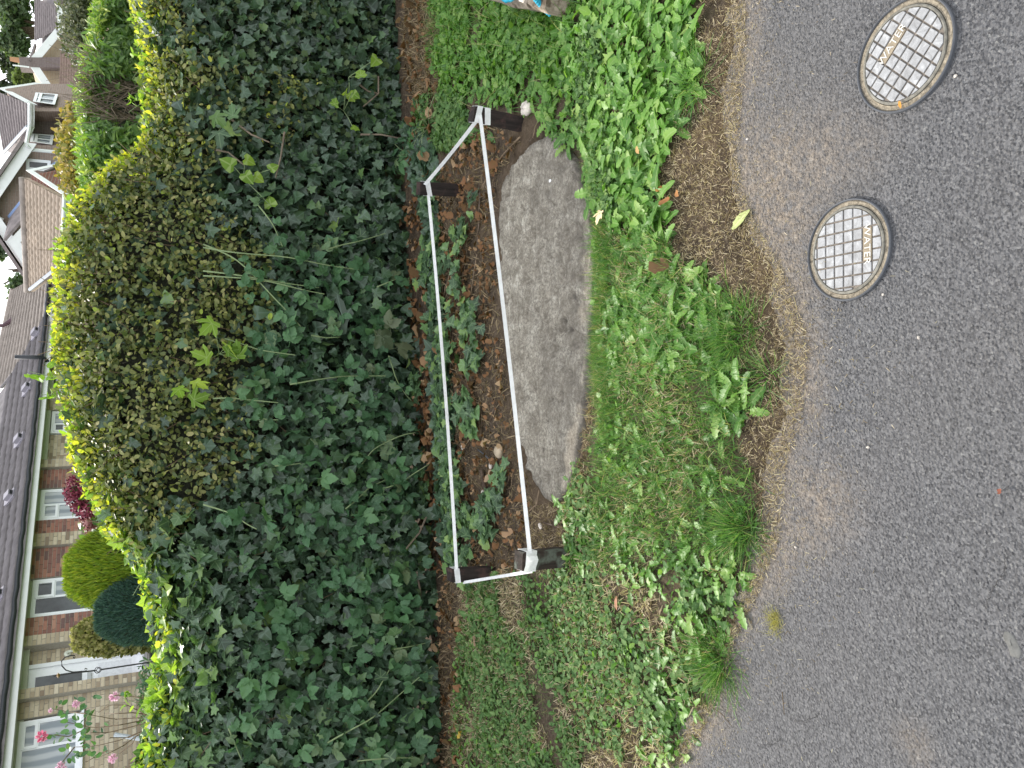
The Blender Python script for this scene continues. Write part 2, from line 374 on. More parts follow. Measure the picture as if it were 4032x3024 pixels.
_t = N('worn_grey_lid', 0.65, 0.3); _f = _t.noise(38, 6, 0.7, dist=1.2); _g = _t.noise(11, 4)
_c = _t.ramp(_f, [(0.3, (0.17, 0.168, 0.165)), (0.55, (0.28, 0.28, 0.28)), (0.72, (0.42, 0.42, 0.415))])
_c = _t.mix(_t.ramp(_g, [(0.62, 0.0), (0.72, 0.8)]), _c, (0.17, 0.165, 0.16)); _t.col(_c).bump(_f, 0.0015); M_LID = _t.m
M_GRIT = plain('packed_grit', (.20, .17, .125), .95, var=.7, scale=110, bump=.004)
M_LIDTXT = plain('tan_name_plate', (0.22, 0.18, 0.125), 0.8, var=0.35, scale=80)
M_LETTER = plain('raised_grey_letter', (0.46, 0.44, 0.40), 0.6, var=0.2, scale=60)
M_ROPE = plain('blue_rope', (0.02, 0.30, 0.42), 0.6, var=0.4, scale=120)
M_STONE = plain('tan_stone', (0.36, 0.29, 0.20), 0.75, var=0.25, scale=25, bump=0.003)
M_PALE = plain('pale_shell', (0.55, 0.49, 0.42), 0.7, var=0.4, scale=40)
M_CUP = plain('white_plastic', (0.78, 0.78, 0.77), 0.35, var=0.05)
M_DEADL, M_DEAD1 = leaf_pair('dead_leaf_brown', [(0, (0.06, 0.024, 0.015)), (0.4, (0.17, 0.068, 0.036)), (0.7, (0.26, 0.12, 0.065)), (1, (0.42, 0.28, 0.17))], transl=0.15, rough=0.7, spec=0.15, spot=0.3)
M_STRAW, _ = leaf_pair('straw', [(0, (0.11, 0.075, 0.045)), (0.5, (0.34, 0.26, 0.165)), (1, (0.66, 0.56, 0.39))], transl=0.2, rough=0.7, spec=0.15, spot=0.1)
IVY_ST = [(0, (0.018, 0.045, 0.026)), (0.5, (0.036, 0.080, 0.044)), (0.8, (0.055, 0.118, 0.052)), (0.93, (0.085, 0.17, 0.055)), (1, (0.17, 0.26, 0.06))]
M_IVY, M_IVY1 = leaf_pair('ivy_leaf', IVY_ST, vein=(0.11, 0.17, 0.12), transl=0.18, rough=0.38, spec=0.45, spot=0.1)
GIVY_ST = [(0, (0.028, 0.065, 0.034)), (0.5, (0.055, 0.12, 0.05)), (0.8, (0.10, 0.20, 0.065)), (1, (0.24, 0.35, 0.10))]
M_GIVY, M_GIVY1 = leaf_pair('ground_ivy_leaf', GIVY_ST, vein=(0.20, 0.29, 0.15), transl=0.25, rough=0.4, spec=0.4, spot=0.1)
M_BOX, M_BOX1 = leaf_pair('box_leaf', [(0, (0.065, 0.105, 0.030)), (0.35, (0.15, 0.185, 0.055)), (0.65, (0.25, 0.265, 0.085)), (0.85, (0.39, 0.36, 0.15)), (0.94, (0.30, 0.42, 0.04)), (1, (0.55, 0.57, 0.08))], transl=0.3, rough=0.45, spot=0.2)
M_GOLD, M_GOLD1 = leaf_pair('sunlit_gold_new_leaf', [(0, (0.24, 0.33, 0.05)), (0.4, (0.42, 0.45, 0.06)), (0.75, (0.62, 0.54, 0.06)), (1, (0.50, 0.53, 0.16))], transl=0.45, spec=0.2, rough=0.6, spot=0.03)
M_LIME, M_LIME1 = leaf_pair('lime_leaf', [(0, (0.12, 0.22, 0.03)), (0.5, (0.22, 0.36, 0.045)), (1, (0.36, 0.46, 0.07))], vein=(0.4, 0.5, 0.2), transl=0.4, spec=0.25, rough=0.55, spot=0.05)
M_HAW, M_HAW1 = leaf_pair('hawthorn_leaf', [(0, (0.028, 0.062, 0.032)), (0.6, (0.06, 0.115, 0.05)), (1, (0.13, 0.18, 0.075))], transl=0.25, spot=0.15)
M_BRAM, M_BRAM1 = leaf_pair('bramble_leaf', [(0, (0.032, 0.09, 0.045)), (0.5, (0.058, 0.155, 0.068)), (0.85, (0.10, 0.22, 0.09)), (1, (0.15, 0.19, 0.10))], vein=(0.10, 0.20, 0.10), transl=0.25, rough=0.5, spot=0.12)
M_LAUR, M_LAUR1 = leaf_pair('laurel_leaf', [(0, (0.05, 0.11, 0.03)), (0.5, (0.10, 0.20, 0.045)), (0.85, (0.22, 0.32, 0.06)), (1, (0.40, 0.46, 0.09))], vein=(0.25, 0.33, 0.1), transl=0.38, rough=0.42, spot=0.08)
M_DAND, M_DAND1 = leaf_pair('dandelion_leaf', [(0, (0.050, 0.145, 0.022)), (0.5, (0.105, 0.245, 0.036)), (0.85, (0.17, 0.32, 0.06)), (1, (0.24, 0.36, 0.09))], vein=(0.27, 0.38, 0.14), transl=0.32, rough=0.45, spot=0.08)
M_WEED, M_WEED1 = leaf_pair('small_weed_leaf', [(0, (0.055, 0.125, 0.04)), (0.5, (0.095, 0.19, 0.06)), (1, (0.17, 0.26, 0.09))], vein=(0.25, 0.36, 0.16), transl=0.3, spec=0.2, rough=0.7, spot=0.1)
M_GRASS, _ = leaf_pair('grass_blade', [(0, (0.040, 0.12, 0.028)), (0.6, (0.095, 0.215, 0.042)), (0.88, (0.17, 0.27, 0.08)), (1, (0.46, 0.39, 0.20))], transl=0.3, rough=0.45, spot=0.03)
# ------------------------------------------------------------------ the road edge, verge and slab
OV = 4032/2212
EDGE = np.array([G(x*OV, y*OV)[:2] for x, y in [(1640, -160), (1595, 0), (1600, 100), (1580, 250), (1588, 400), (1625, 500), (1690, 620), (1725, 740), (1712, 900), (1672, 1000), (1660, 1100), (1655, 1180), (1620, 1280), (1570, 1380), (1548, 1450), (1528, 1530), (1480, 1590), (1440, 1659), (1380, 1800)]])
VEGE = np.array([G(x*OV, y*OV)[:2] for x, y in [(1560, -160), (1515, 0), (1510, 100), (1478, 230), (1455, 320), (1400, 400), (1450, 470), (1420, 520), (1485, 575), (1560, 630), (1600, 730), (1585, 800), (1625, 870), (1590, 950), (1630, 1020), (1640, 1130), (1640, 1200), (1600, 1300), (1550, 1400), (1545, 1480), (1480, 1580), (1432, 1659), (1370, 1800)]])
def edge_y(X, E=EDGE):
    o = np.argsort(E[:, 0]); return np.interp(X, E[o, 0], E[o, 1])
_sq = np.array([G(x*OV, y*OV, .06)[:2] for x, y in [(1128, 322), (1192, 282), (1232, 335), (1268, 440), (1281, 600), (1270, 770), (1252, 930), (1208, 1090), (1184, 1094), (1132, 1015), (1098, 840), (1079, 640), (1070, 470), (1100, 355)]])
def slab_in(X, Y):                                      # the verge lies lower under the slab
    X, Y = np.asarray(X, float), np.asarray(Y, float); sd = np.full(X.shape, 9.0)
    for i in range(len(_sq)):
        a, b = _sq[i], _sq[(i+1) % len(_sq)]; ab = b-a; t = np.clip(((X-a[0])*ab[0]+(Y-a[1])*ab[1])/(ab@ab), 0, 1)
        sd = np.minimum(sd, np.hypot(X-a[0]-t*ab[0], Y-a[1]-t*ab[1]))
    return np.where(inpoly(X, Y, [tuple(q) for q in _sq]), sstep(-.02, .05, sd), 1-sstep(.0, .05, sd)*1.0 if False else (1-sstep(0, .04, sd))*.17)
def hz(X, Y):                                           # height of the verge
    e = edge_y(X)-0.04+0.11*(fbm(X, Y, 11, 4, 5)-0.5)+0.03*(fbm(X, Y, 55, 2, 6)-.5)
    d = Y-e
    return -0.055*slab_in(X, Y)-0.02+sstep(-0.03, 0.16, d)*0.032+sstep(0.1, 0.6, d)*0.03+(fbm(X, Y, 14, 4, 2)-0.5)*0.03*sstep(-0.02, 0.1, d)+(fbm(X, Y, 3, 2, 8)-0.5)*0.03*sstep(0, .4, d)
def GV(x, y, dz=0.0):                                   # photograph point to the verge surface
    P = G(x, y, 0.03)
    for _ in range(3): P = G(x, y, max(.003, float(hz(P[0], P[1])))+dz)
    return P
def grid(x0, x1, y0, y1, st, zf):
    xs = np.arange(x0, x1+st/2, st); ys = np.arange(y0, y1+st/2, st); X, Y = np.meshgrid(xs, ys)
    V = np.c_[X.ravel(), Y.ravel(), zf(X.ravel(), Y.ravel())]; nx, ny = len(xs), len(ys)
    i = (np.arange(ny-1)[:, None]*nx+np.arange(nx-1)[None]).ravel()
    T = np.vstack([np.c_[i, i+1, i+nx+1], np.c_[i, i+nx+1, i+nx]]); return V, T
plane = MB().add([(-400, -200, -0.06), (400, -200, -0.06), (400, 4.0, -0.06), (-400, 4.0, -0.06)], [(0, 1, 2, 3)])
plane.build('ground', M_SOIL, kind='structure')
V, T = grid(-3.6, 3.6, -1.4, 3.6, 0.03, lambda x, y: 0.004*(fbm(x, y, 4, 2, 3)-0.5))
_dd = edge_y(V[:, 0])-V[:, 1]
dirt = (1-sstep(0.0, 0.17, _dd+0.16*(fbm(V[:, 0], V[:, 1], 7, 3, 4)-0.5)))*0.9
for x, y, r, a in [(3040, 690, .20, .95), (3080, 860, .18, .95), (2990, 1000, .14, .9), (3200, 640, .15, .8), (3230, 1980, .13, .8), (3170, 2080, .11, .7), (2960, 560, .14, .55), (3380, 600, .10, .4), (3330, 520, .07, .4), (3600, 2930, .05, .7), (3150, 1890, .09, .7), (2990, 300, .1, .4)]:
    g = G(x, y); dirt = np.maximum(dirt, a*np.exp(-((V[:, 0]-g[0])**2+(V[:, 1]-g[1])**2)/(2*(r*0.55)**2)))
put('footpath', fast_mesh('footpath', V, T, True, dirt=np.clip(dirt, 0, 1)), M_ASPH, kind='structure')
far = MB()
far.add([(-200, -60, -0.004), (-3.6, -60, -0.004), (-3.6, 2.0, -0.004), (-200, 2.0, -0.004)], [(0, 1, 2, 3)])
far.add([(3.6, -60, -0.004), (200, -60, -0.004), (200, 2.0, -0.004), (3.6, 2.0, -0.004)], [(0, 1, 2, 3)])
far.add([(-3.6, -60, -0.004), (3.6, -60, -0.004), (3.6, -1.4, -0.004), (-3.6, -1.4, -0.004)], [(0, 1, 2, 3)])
far.build('footpath', M_ASPH, kind='structure')
V, T = grid(-4.5, 4.5, 1.0, 6.2, 0.02, hz)
put('verge', fast_mesh('verge', V, T, True), M_SOIL, kind='structure')
# concrete slab
SLAB = [(1128, 322), (1150, 300), (1192, 282), (1214, 300), (1232, 335), (1252, 390), (1268, 440), (1279, 520), (1281, 600), (1277, 690), (1270, 770), (1262, 850), (1252, 930), (1243, 1000), (1228, 1050), (1208, 1090), (1184, 1094), (1160, 1060), (1132, 1015), (1112, 940), (1098, 840), (1088, 740), (1079, 640), (1071, 540), (1070, 470), (1080, 400), (1100, 355)]
sp = np.array([G(x*OV, y*OV, 0.06)[:2] for x, y in SLAB])
def polygrid(poly, st, zf, skirt):
    x0, y0 = poly.min(0); x1, y1 = poly.max(0)
    V, T = grid(x0-st, x1+st, y0-st, y1+st, st, zf)
    ins = inpoly(V[:, 0], V[:, 1], [tuple(p) for p in poly])
    # drop outside vertices to the skirt so that the edge falls away
    from_edge = np.full(len(V), 9.0)
    for i in range(len(poly)):
        a, b = poly[i], poly[(i+1) % len(poly)]; ab = b-a
        t = np.clip(((V[:, :2]-a)@ab)/(ab@ab), 0, 1); from_edge = np.minimum(from_edge, np.linalg.norm(V[:, :2]-(a+t[:, None]*ab), axis=1))
    sd = np.where(ins, from_edge, -from_edge)
    keep = (sd[T] > -st*1.6).any(1); return V, T[keep], sd
V, T, sd = polygrid(sp, 0.009, lambda x, y: 0*x, 0)
nz = fbm(V[:, 0], V[:, 1], 30, 3, 6); nb = fbm(V[:, 0], V[:, 1], 6, 3, 2)
edge = sd+0.03*(nb-0.5)+.03*(fbm(V[:, 0], V[:, 1], 18, 2, 12)-.5)
V[:, 2] = 0.053+0.006*(nb-.5)+0.004*(nz-.5)-0.10*(1-sstep(-0.012, 0.018, edge))
V[:, 2] -= 0.014*sstep(.6, .75, fbm(V[:, 0], V[:, 1], 22, 2, 31))*sstep(0, .04, sd)
for x, y, r, dep in [(2215, 1275, .035, .022), (2175, 1325, .025, .010), (2250, 1300, .03, .015), (2250, 1165, .02, .008)]:
    g = G(x, y, .05); V[:, 2] -= dep*np.exp(-((V[:, 0]-g[0])**2+(V[:, 1]-g[1])**2)/(2*(r*.5)**2))*(0.4+1.2*nz)
xi, yi = project(V)
pit_d = 0*xi
for x, y, r in [(2215, 1275, .022), (2200, 1262, .014), (2230, 1300, .014), (2170, 1325, .018), (2250, 1165, .016), (2020, 1010, .008), (2125, 1270, .007), (2110, 1560, .007), (2130, 1770, .010), (2160, 1780, .008), (2090, 1150, .006)]:
    g = G(x, y, .06); pit_d = np.maximum(pit_d, np.exp(-((V[:, 0]-g[0])**2+(V[:, 1]-g[1])**2)/(2*(r*.6)**2))*sstep(.35, .6, nz))
V[:, 2] -= .02*pit_d
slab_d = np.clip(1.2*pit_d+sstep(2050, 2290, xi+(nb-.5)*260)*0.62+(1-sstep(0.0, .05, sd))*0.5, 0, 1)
g0 = np.array([sp[:, 0].mean(), sp[:, 1].mean(), 0])
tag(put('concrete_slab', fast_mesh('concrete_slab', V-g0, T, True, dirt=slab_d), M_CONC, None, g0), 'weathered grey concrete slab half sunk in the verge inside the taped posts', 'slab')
LMK = [(p, t) for p, t in [((2250, 60), 'the blue rope'), ((2090, 430), 'the leaning stump'), ((2030, 200), 'the long shaded grass'), ((2225, 630), 'the torn plastic lid'), ((2395, 860), 'the buff leaf'), ((2640, 795), 'the orange winged seeds'), ((2570, 600), 'the narrow tan leaf'), ((2640, 1055), 'the dark curled leaf'), ((2735, 330), 'the sparse dry tuft'), ((2880, 1310), 'the dark grass tuft'), ((2930, 1580), 'the soil corner past the covers'), ((2910, 2085), 'the spiky tuft by the sandy stain'), ((2810, 2600), 'the rounded grass tuft'), ((2455, 2370), 'the rolled russet leaf'), ((2230, 2200), 'the loosely wrapped stump'), ((1890, 2520), 'the shaded tan leaf'), ((1835, 2890), 'the small yellow leaf'), ((1800, 750), 'the slanted tape stump'), ((1980, 1780), 'the big pebble'), ((1930, 1900), 'the barky stick'), ((1905, 2075), 'the ragged brown leaf'), ((1930, 2260), 'the dark near stump'), ((1830, 1080), 'the bare earth root'), ((1850, 1560), 'the middle of the slab'), ((1605, 875), 'the big tan maple leaf'), ((2750, 60), 'the photo edge by the askew cover'), ((2450, 1500), 'the middle of the long grass'), ((2400, 2900), 'the end of the mown verge'), ((1650, 200), 'the heap of shaded straw'), ((1700, 1500), 'the middle of the back tape')]]
LMP = np.array([GV(*p)[:2] for p, t in LMK])
def near(p): return LMK[int(np.argmin(((LMP-np.asarray(p)[:2])**2).sum(1)))][1]
def size_word(v, lo, hi): return 'small' if v < lo+(hi-lo)*.33 else 'large' if v > lo+(hi-lo)*.67 else 'mid sized'
# ------------------------------------------------------------------ four wooden stumps and the tape round them
def stump(base_px, top_px, hgt, w, label, mat, yaw):
    b = GV(*base_px); dep = b[1]
    top = W(top_px[0], top_px[1], dep)
    k = (top-b)*1.0
    lo = b-k*0.25
    o = thing('wooden_post', label, 'post', b, group='four short stumps holding the tape')
    a = np.array([math.cos(yaw), math.sin(yaw), 0])*w/2; c = np.array([-math.sin(yaw), math.cos(yaw), 0])*w/2
    ax = k/np.linalg.norm(k); m = MB(); rg = np.random.default_rng(int(abs(base_px[0])))
    rows = []
    for t in np.linspace(0, 1, 7):
        ctr = lo+(top-lo)*t+rg.normal(size=3)*0.0006
        ring = []
        for sx, sy in ((-1, -1), (-.86, -1.0), (.86, -1), (1, -1), (1, 1), (-1, 1)):
            ring.append(ctr+a*sx*(1+rg.normal()*.015)+c*sy*(1+rg.normal()*.015))
        rows.append(ring)
    V = np.array(rows).reshape(-1, 3); V[-6:] += np.array([0, 0, 1])*rg.normal(size=(6, 1))*0.004+c*0.0
    F = [(i*6+j, i*6+(j+1) % 6, (i+1)*6+(j+1) % 6, (i+1)*6+j) for i in range(6) for j in range(6)]+[tuple(range(36, 42))]
    m.add(V, F); m.build('post_body', mat, o)
    return b, top, a, c, k
pA = stump((2226, 2193), (2044, 2207), .2, .068, 'peeling grey-brown stump wrapped in loose white tape at the lit grassy corner', M_POSTG, 0.05)
pB = stump((1935, 2256), (1768, 2264), .19, .060, 'dark brown stump standing among brown litter under the hedge foot, smooth tape band', M_POST, 0.05)
pC = stump((1815, 748), (1645, 742), .19, .066, 'dark stump half covered by bright ivy leaves, slanted tape band on top', M_POST, -0.25)
pD = stump((2050, 490), (1858, 447), .22, .062, 'leaning dark reddish stump at the pointed end of the slab beside dandelions', M_POST, -0.30)
tape = thing('barrier_tape', 'white barrier tape strung in a long four sided loop round the four stumps', 'tape', (0.1, 3.2, 0.15))
def at_post(p, t, side): return p[0]+p[4]*t+p[2]*side[0]+p[3]*side[1]
def strand(A, B, w, sag, twist=(0, 0), n=26):
    A, B = np.array(A), np.array(B); t = np.linspace(0, 1, n)[:, None]
    P = A+(B-A)*t-np.array([0, 0, 1])*sag*(4*t*(1-t)); L = B-A; L /= np.linalg.norm(L)
    sidev = np.cross(L, [0, 0, 1]); sidev /= np.linalg.norm(sidev)
    ang = twist[0]+(twist[1]-twist[0])*t+0.10*np.sin(t*9)
    wv = (np.array([0, 0, 1])*np.cos(ang)+sidev*np.sin(ang))*w/2
    tv = (np.cross(L, wv/(w/2)))*0.0007
    m = MB(); m.strip(P, wv, tv); m.build('strand', M_TAPE, tape, smooth=False)
strand(at_post(pD, .90, (0, -1.15)), at_post(pA, .86, (.9, -1.1)), .0155, .006, (0.2, 0.35))
strand(at_post(pC, .80, (-.9, -1.15)), at_post(pB, .88, (.9, -1.1)), .015, .010, (0.3, 0.2))
strand(at_post(pD, .92, (-.5, -1.1)), at_post(pC, .90, (.6, -1.15)), .0165, .004, (0.2, 0.4))
strand(at_post(pB, .72, (-1.1, -.8)), at_post(pA, .80, (-1.1, -.9)), .013, .004, (1.25, 1.3))
def wrap(p, t, h, tilt=0.0, loose=1.09, name='band'):
    m = MB(); V = []; n = 0
    cn = [(-1, -1), (1, -1), (1, 1), (-1, 1)]
    for hh in (0, 1):
        for s in (loose, loose-0.035):
            for k, (i, j) in enumerate(cn):
                V.append(p[0]+p[4]*t+p[2]*i*s+p[3]*j*s+np.array([0, 0, 1])*(hh*h-h/2+tilt*i))
    F = []
    for k in range(4):
        q = (k+1) % 4
        F += [(k, q, 8+q, 8+k), (4+q, 4+k, 12+k, 12+q), (8+k, 8+q, 12+q, 12+k), (q, k, 4+k, 4+q)]
    m.add(V, F); m.build(name, M_TAPE, tape)
wrap(pA, .84, .044, -.004, 1.12); wrap(pB, .86, .026, .003, 1.08); wrap(pC, .80, .026, .010, 1.08)
wrap(pD, .92, .024, -.004, 1.10); wrap(pD, .74, .026, .004, 1.10)
_f = MB(); _q = at_post(pA, .86, (-.2, -1.3))                       # the loose folded flap at the near left stump
_f.add([_q+np.array(v) for v in [(-.02, 0, -.02), (-.03, -.006, .035), (.012, -.022, .030), (.016, -.018, -.022), (.030, -.004, .02), (.028, -.003, -.024)]], [(0, 1, 2, 3), (3, 2, 4, 5)])
_f.build('flap', M_TAPE, tape)
# ------------------------------------------------------------------ the two water covers
def text_mesh(s, size, ext):
    cu = bpy.data.curves.new('lettering', 'FONT'); cu.body = s; cu.size = size; cu.extrude = ext; cu.align_x = 'CENTER'; cu.align_y = 'CENTER'
    o = bpy.data.objects.new('lettering', cu); sc.collection.objects.link(o)
    dg = bpy.context.evaluated_depsgraph_get(); me = bpy.data.meshes.new_from_object(o.evaluated_get(dg)); bpy.data.objects.remove(o); bpy.data.curves.remove(cu); return me
def clip_circle(x0, x1, y0, y1, r):
    P = [(x0, y0), (x1, y0), (x1, y1), (x0, y1)]
    Q = []
    n = 64                                             # clip the square by a 64-gon
    for k in range(n):
        a = 2*math.pi*(k+.5)/n; nx, ny = math.cos(a), math.sin(a); R = []
        for i in range(len(P)):
            p, q = P[i], P[(i+1) % len(P)]; dp, dq = r-p[0]*nx-p[1]*ny, r-q[0]*nx-q[1]*ny
            if dp >= 0: R.append(p)
            if dp*dq < 0: t = dp/(dp-dq); R.append((p[0]+t*(q[0]-p[0]), p[1]+t*(q[1]-p[1])))
        P = R
        if len(P) < 3: return []
    return P
def cover(c, ang, off, label, plate, text_rot, ringr=0.121, bumps=0.0):
    o = thing('water_cover', label, 'cover', (c[0], c[1], 0.004), group='round WATER covers in the footpath')
    ca, sa = math.cos(ang), math.sin(ang)
    Tm = lambda x, y, z: np.array([c[0]+ca*x-sa*y, c[1]+sa*x+ca*y, 0.004+z])
    def lathe(prof, name, mat, par=o, n=72, wob=0.0):
        m = MB(); V = []
        for r, z in prof:
            for k in range(n):
                q = 2*math.pi*k/n; rr = r+wob*math.sin(3*q+1)
                V.append(Tm(rr*math.cos(q), rr*math.sin(q), z))
        F = [(i*n+k, i*n+(k+1) % n, (i+1)*n+(k+1) % n, (i+1)*n+k) for i in range(len(prof)-1) for k in range(n)]
        m.add(V, F); return m.build(name, mat, par, smooth=False)
    lathe([(ringr, -.02), (ringr, .004), (ringr-.002, .0065), (ringr-.0038, .0062), (ringr-.005, .003), (ringr-.005, -.006)], 'ring', M_BLACKPL)
    lathe([(ringr-.0048, .0005), (ringr-.008, .002), (.1085, .001), (.1055, .002), (.1045, -.004)], 'packed_grit', M_GRIT)
    lid = lathe([(.1045, -.006), (.1040, .0045), (.1015, .006), (.0985, .006), (.0975, .0022), (.0005, .0022)], 'lid', M_RIM)
    gb = MB(); n = 64
    gb.add([Tm(.0968*math.cos(2*math.pi*k/n), .0968*math.sin(2*math.pi*k/n), .0026) for k in range(n)], [tuple(range(n))])
    gb.build('groove_bed', M_LIDBASE, lid)
    pt = 0.0268; g = 0.0021; px0, px1, py0, py1 = plate
    for i in range(-5, 5):
        for j in range(-5, 5):
            x0, x1 = off[0]+i*pt+g, off[0]+(i+1)*pt-g; y0, y1 = off[1]+j*pt+g, off[1]+(j+1)*pt-g
            if px0 <= i < px1 and py0 <= j < py1: continue
            P = clip_circle(x0, x1, y0, y1, 0.0962)
            if len(P) < 3: continue
            cx = sum(p[0] for p in P)/len(P); cy = sum(p[1] for p in P)/len(P)
            A = abs(sum(P[k][0]*P[(k+1) % len(P)][1]-P[(k+1) % len(P)][0]*P[k][1] for k in range(len(P))))/2
            if A < 2.5e-5: continue
            m = MB(); kk = len(P); zt = .0056+random.uniform(-.0003, .0003)
            lo = [Tm(x, y, .0024) for x, y in P]; mid = [Tm(x, y, zt-.0008) for x, y in P]; hi = [Tm(cx+(x-cx)*.955, cy+(y-cy)*.955, zt) for x, y in P]
            m.add(np.array(lo+mid+hi), [(r*kk+q, r*kk+(q+1) % kk, (r+1)*kk+(q+1) % kk, (r+1)*kk+q) for r in (0, 1) for q in range(kk)]+[tuple(range(2*kk, 3*kk))])
            m.build('plate', M_LID, lid)
    x0, x1, y0, y1 = off[0]+px0*pt+g, off[0]+px1*pt-g, off[1]+py0*pt+g, off[1]+py1*pt-g
    m = MB(); m.box(Tm((x0+x1)/2, (y0+y1)/2, .0036), np.array([ca, sa, 0])*(x1-x0)/2, np.array([-sa, ca, 0])*(y1-y0)/2, (0, 0, .0012)); m.build('name_plate', M_LIDTXT, lid)
    me = text_mesh('WATER', 0.0245, .0006); me.materials.append(M_LETTER)
    t = bpy.data.objects.new('lettering', me); sc.collection.objects.link(t); t.parent = lid
    P = Tm((x0+x1)/2, (y0+y1)/2, .0052)-np.array([c[0], c[1], 0.004])
    t.matrix_basis = Matrix.Translation(P) @ Matrix.Rotation(ang+text_rot, 4, 'Z') @ Matrix.Scale(1.12, 4, (1, 0, 0))
    BASE[t.name] = BASE[o.name]; return o
c1 = (0.318, 1.319); c2 = (0.722, 1.168)
# first cover: grid square to the road, name plate one cell deep, three wide
g1 = G(3000+1283/3.017, 700+790/3.017)-np.array([*c1, 0]); pt = .0268
o1 = (((g1[0]-1.5*pt) % pt), ((g1[1]-.5*pt) % pt)); i1 = round((g1[0]-1.5*pt-o1[0])/pt); j1 = round((g1[1]-.5*pt-o1[1])/pt)
cover(c1, 0.0, o1, 'round grey WATER cover nearer the grass, its name plate upside down at the near rim', (i1, i1+3, j1, j1+1), math.pi)
wA = G(3350+505/3.687, 880/3.687)[:2]; wB = G(3350+775/3.687, 440/3.687)[:2]; dv = wB-wA; a2 = math.atan2(dv[1], dv[0])
ctr = (wA+wB)/2-np.array(c2); lx = math.cos(a2)*ctr[0]+math.sin(a2)*ctr[1]; ly = -math.sin(a2)*ctr[0]+math.cos(a2)*ctr[1]
o2 = ((lx-1.5*pt) % pt, (ly-.5*pt) % pt); i2 = round((lx-1.5*pt-o2[0])/pt); j2 = round((ly-.5*pt-o2[1])/pt)
cover(c2, a2, o2, 'round grey WATER cover farther from the grass, cut by the photo edge, grid turned askew', (i2, i2+3, j2, j2+1), 0.0, .122)
# ------------------------------------------------------------------ odds and ends lying about
def pebble(px, sx, sy, sz, yaw, name, mat, label, cat, lump=.12, seed=1, z0=0.0, on=None):
    g = GV(*px) if on is None else np.array([*G(*px, on)[:2], on]); rg = np.random.default_rng(seed); V = []; nu, nv = 12, 7
    for i in range(nv+1):
        th = math.pi*i/nv
        for j in range(nu):
            ph = 2*math.pi*j/nu; r = 1+lump*(vnoise(np.array([math.cos(ph)*1.5+5]), np.array([math.sin(ph)*1.5+th]), 1, seed)[0]-.5)*2
            V.append((r*sx*math.sin(th)*math.cos(ph), r*sy*math.sin(th)*math.sin(ph), r*sz*math.cos(th)+sz*.75))
    V = np.array(V); c, s = math.cos(yaw), math.sin(yaw); V = V@np.array([[c, s, 0], [-s, c, 0], [0, 0, 1]])+g
    m = MB(); m.add(V, [(i*nu+j, (i+1)*nu+j, (i+1)*nu+(j+1) % nu, i*nu+(j+1) % nu) for i in range(nv) for j in range(nu)])
    return m.build(name, mat, smooth=True, label=label, cat=cat)
pebble((1976, 1778), .032, .034, .02, .5, 'pebble', M_STONE, 'large smooth tan pebble against the white front tape', 'stone', .1, 3)
pebble((2086, 432), .030, .034, .022, .3, 'stone', M_PALE, 'knobbly pale stone in the weeds beside the leaning stump', 'stone', .35, 8)
pebble((2132, 2070), .016, .011, .008, .9, 'stone', M_PALE, 'small pinkish stone in the soil at the near tip of the slab', 'stone', .2, 5)
pebble((1937, 1835), .016, .012, .009, .2, 'shell', M_PALE, 'cream shell fragment lying beside the barky stick', 'shell', .3, 4)
pebble((1905, 1940), .014, .011, .008, .2, 'stone', M_PALE, 'small chalky stone at the near end of the barky stick', 'stone', .3, 14)
pebble((1828, 1762), .018, .012, .010, .2, 'stone', M_PALE, 'white stone in the ivy between both long tapes', 'stone', .3, 15)
pebble((2170, 712), .006, .009, .005, .2, 'stone', M_CUP, 'tiny white stone on the slab below the torn plastic lid', 'stone', .2, 16, on=.05)
for k, (x, y) in enumerate([(3765, 300), (2945, 548), (3220, 920), (3012, 1028), (3480, 1160), (3620, 1330), (3135, 2155), (3420, 1760)]):
    o = pebble((x, y), .003, .0035, .003, .4*k, 'chipping', M_PALE, 'loose pale chipping lying on the dark asphalt', 'stone', .4, 20+k, on=0.0); o['group'] = 'loose chippings on the asphalt'
# torn white plastic lid, a curved dish
m = MB(); g = GV(2228, 634)+np.array([0, 0, .022]); n = 22; V = []
for r, z in ((.001, .0), (.018, .001), (.024, .006), (.026, .012), (.0255, .012), (.0235, .006), (.0175, .002)):
    for k in range(n):
        q = 2*math.pi*k/n; rr = r*(1-.25*(math.cos(q-1.0) > .6)); V.append(g+np.array([rr*math.cos(q)*1.1, rr*math.sin(q), z+.006*math.cos(q)]))
m.add(V, [(i*n+k, i*n+(k+1) % n, (i+1)*n+(k+1) % n, (i+1)*n+k) for i in range(6) for k in range(n)])
m.build('plastic_lid', M_CUP, smooth=True, label='torn white plastic cup lid lying on the slab by the dandelions', cat='litter')
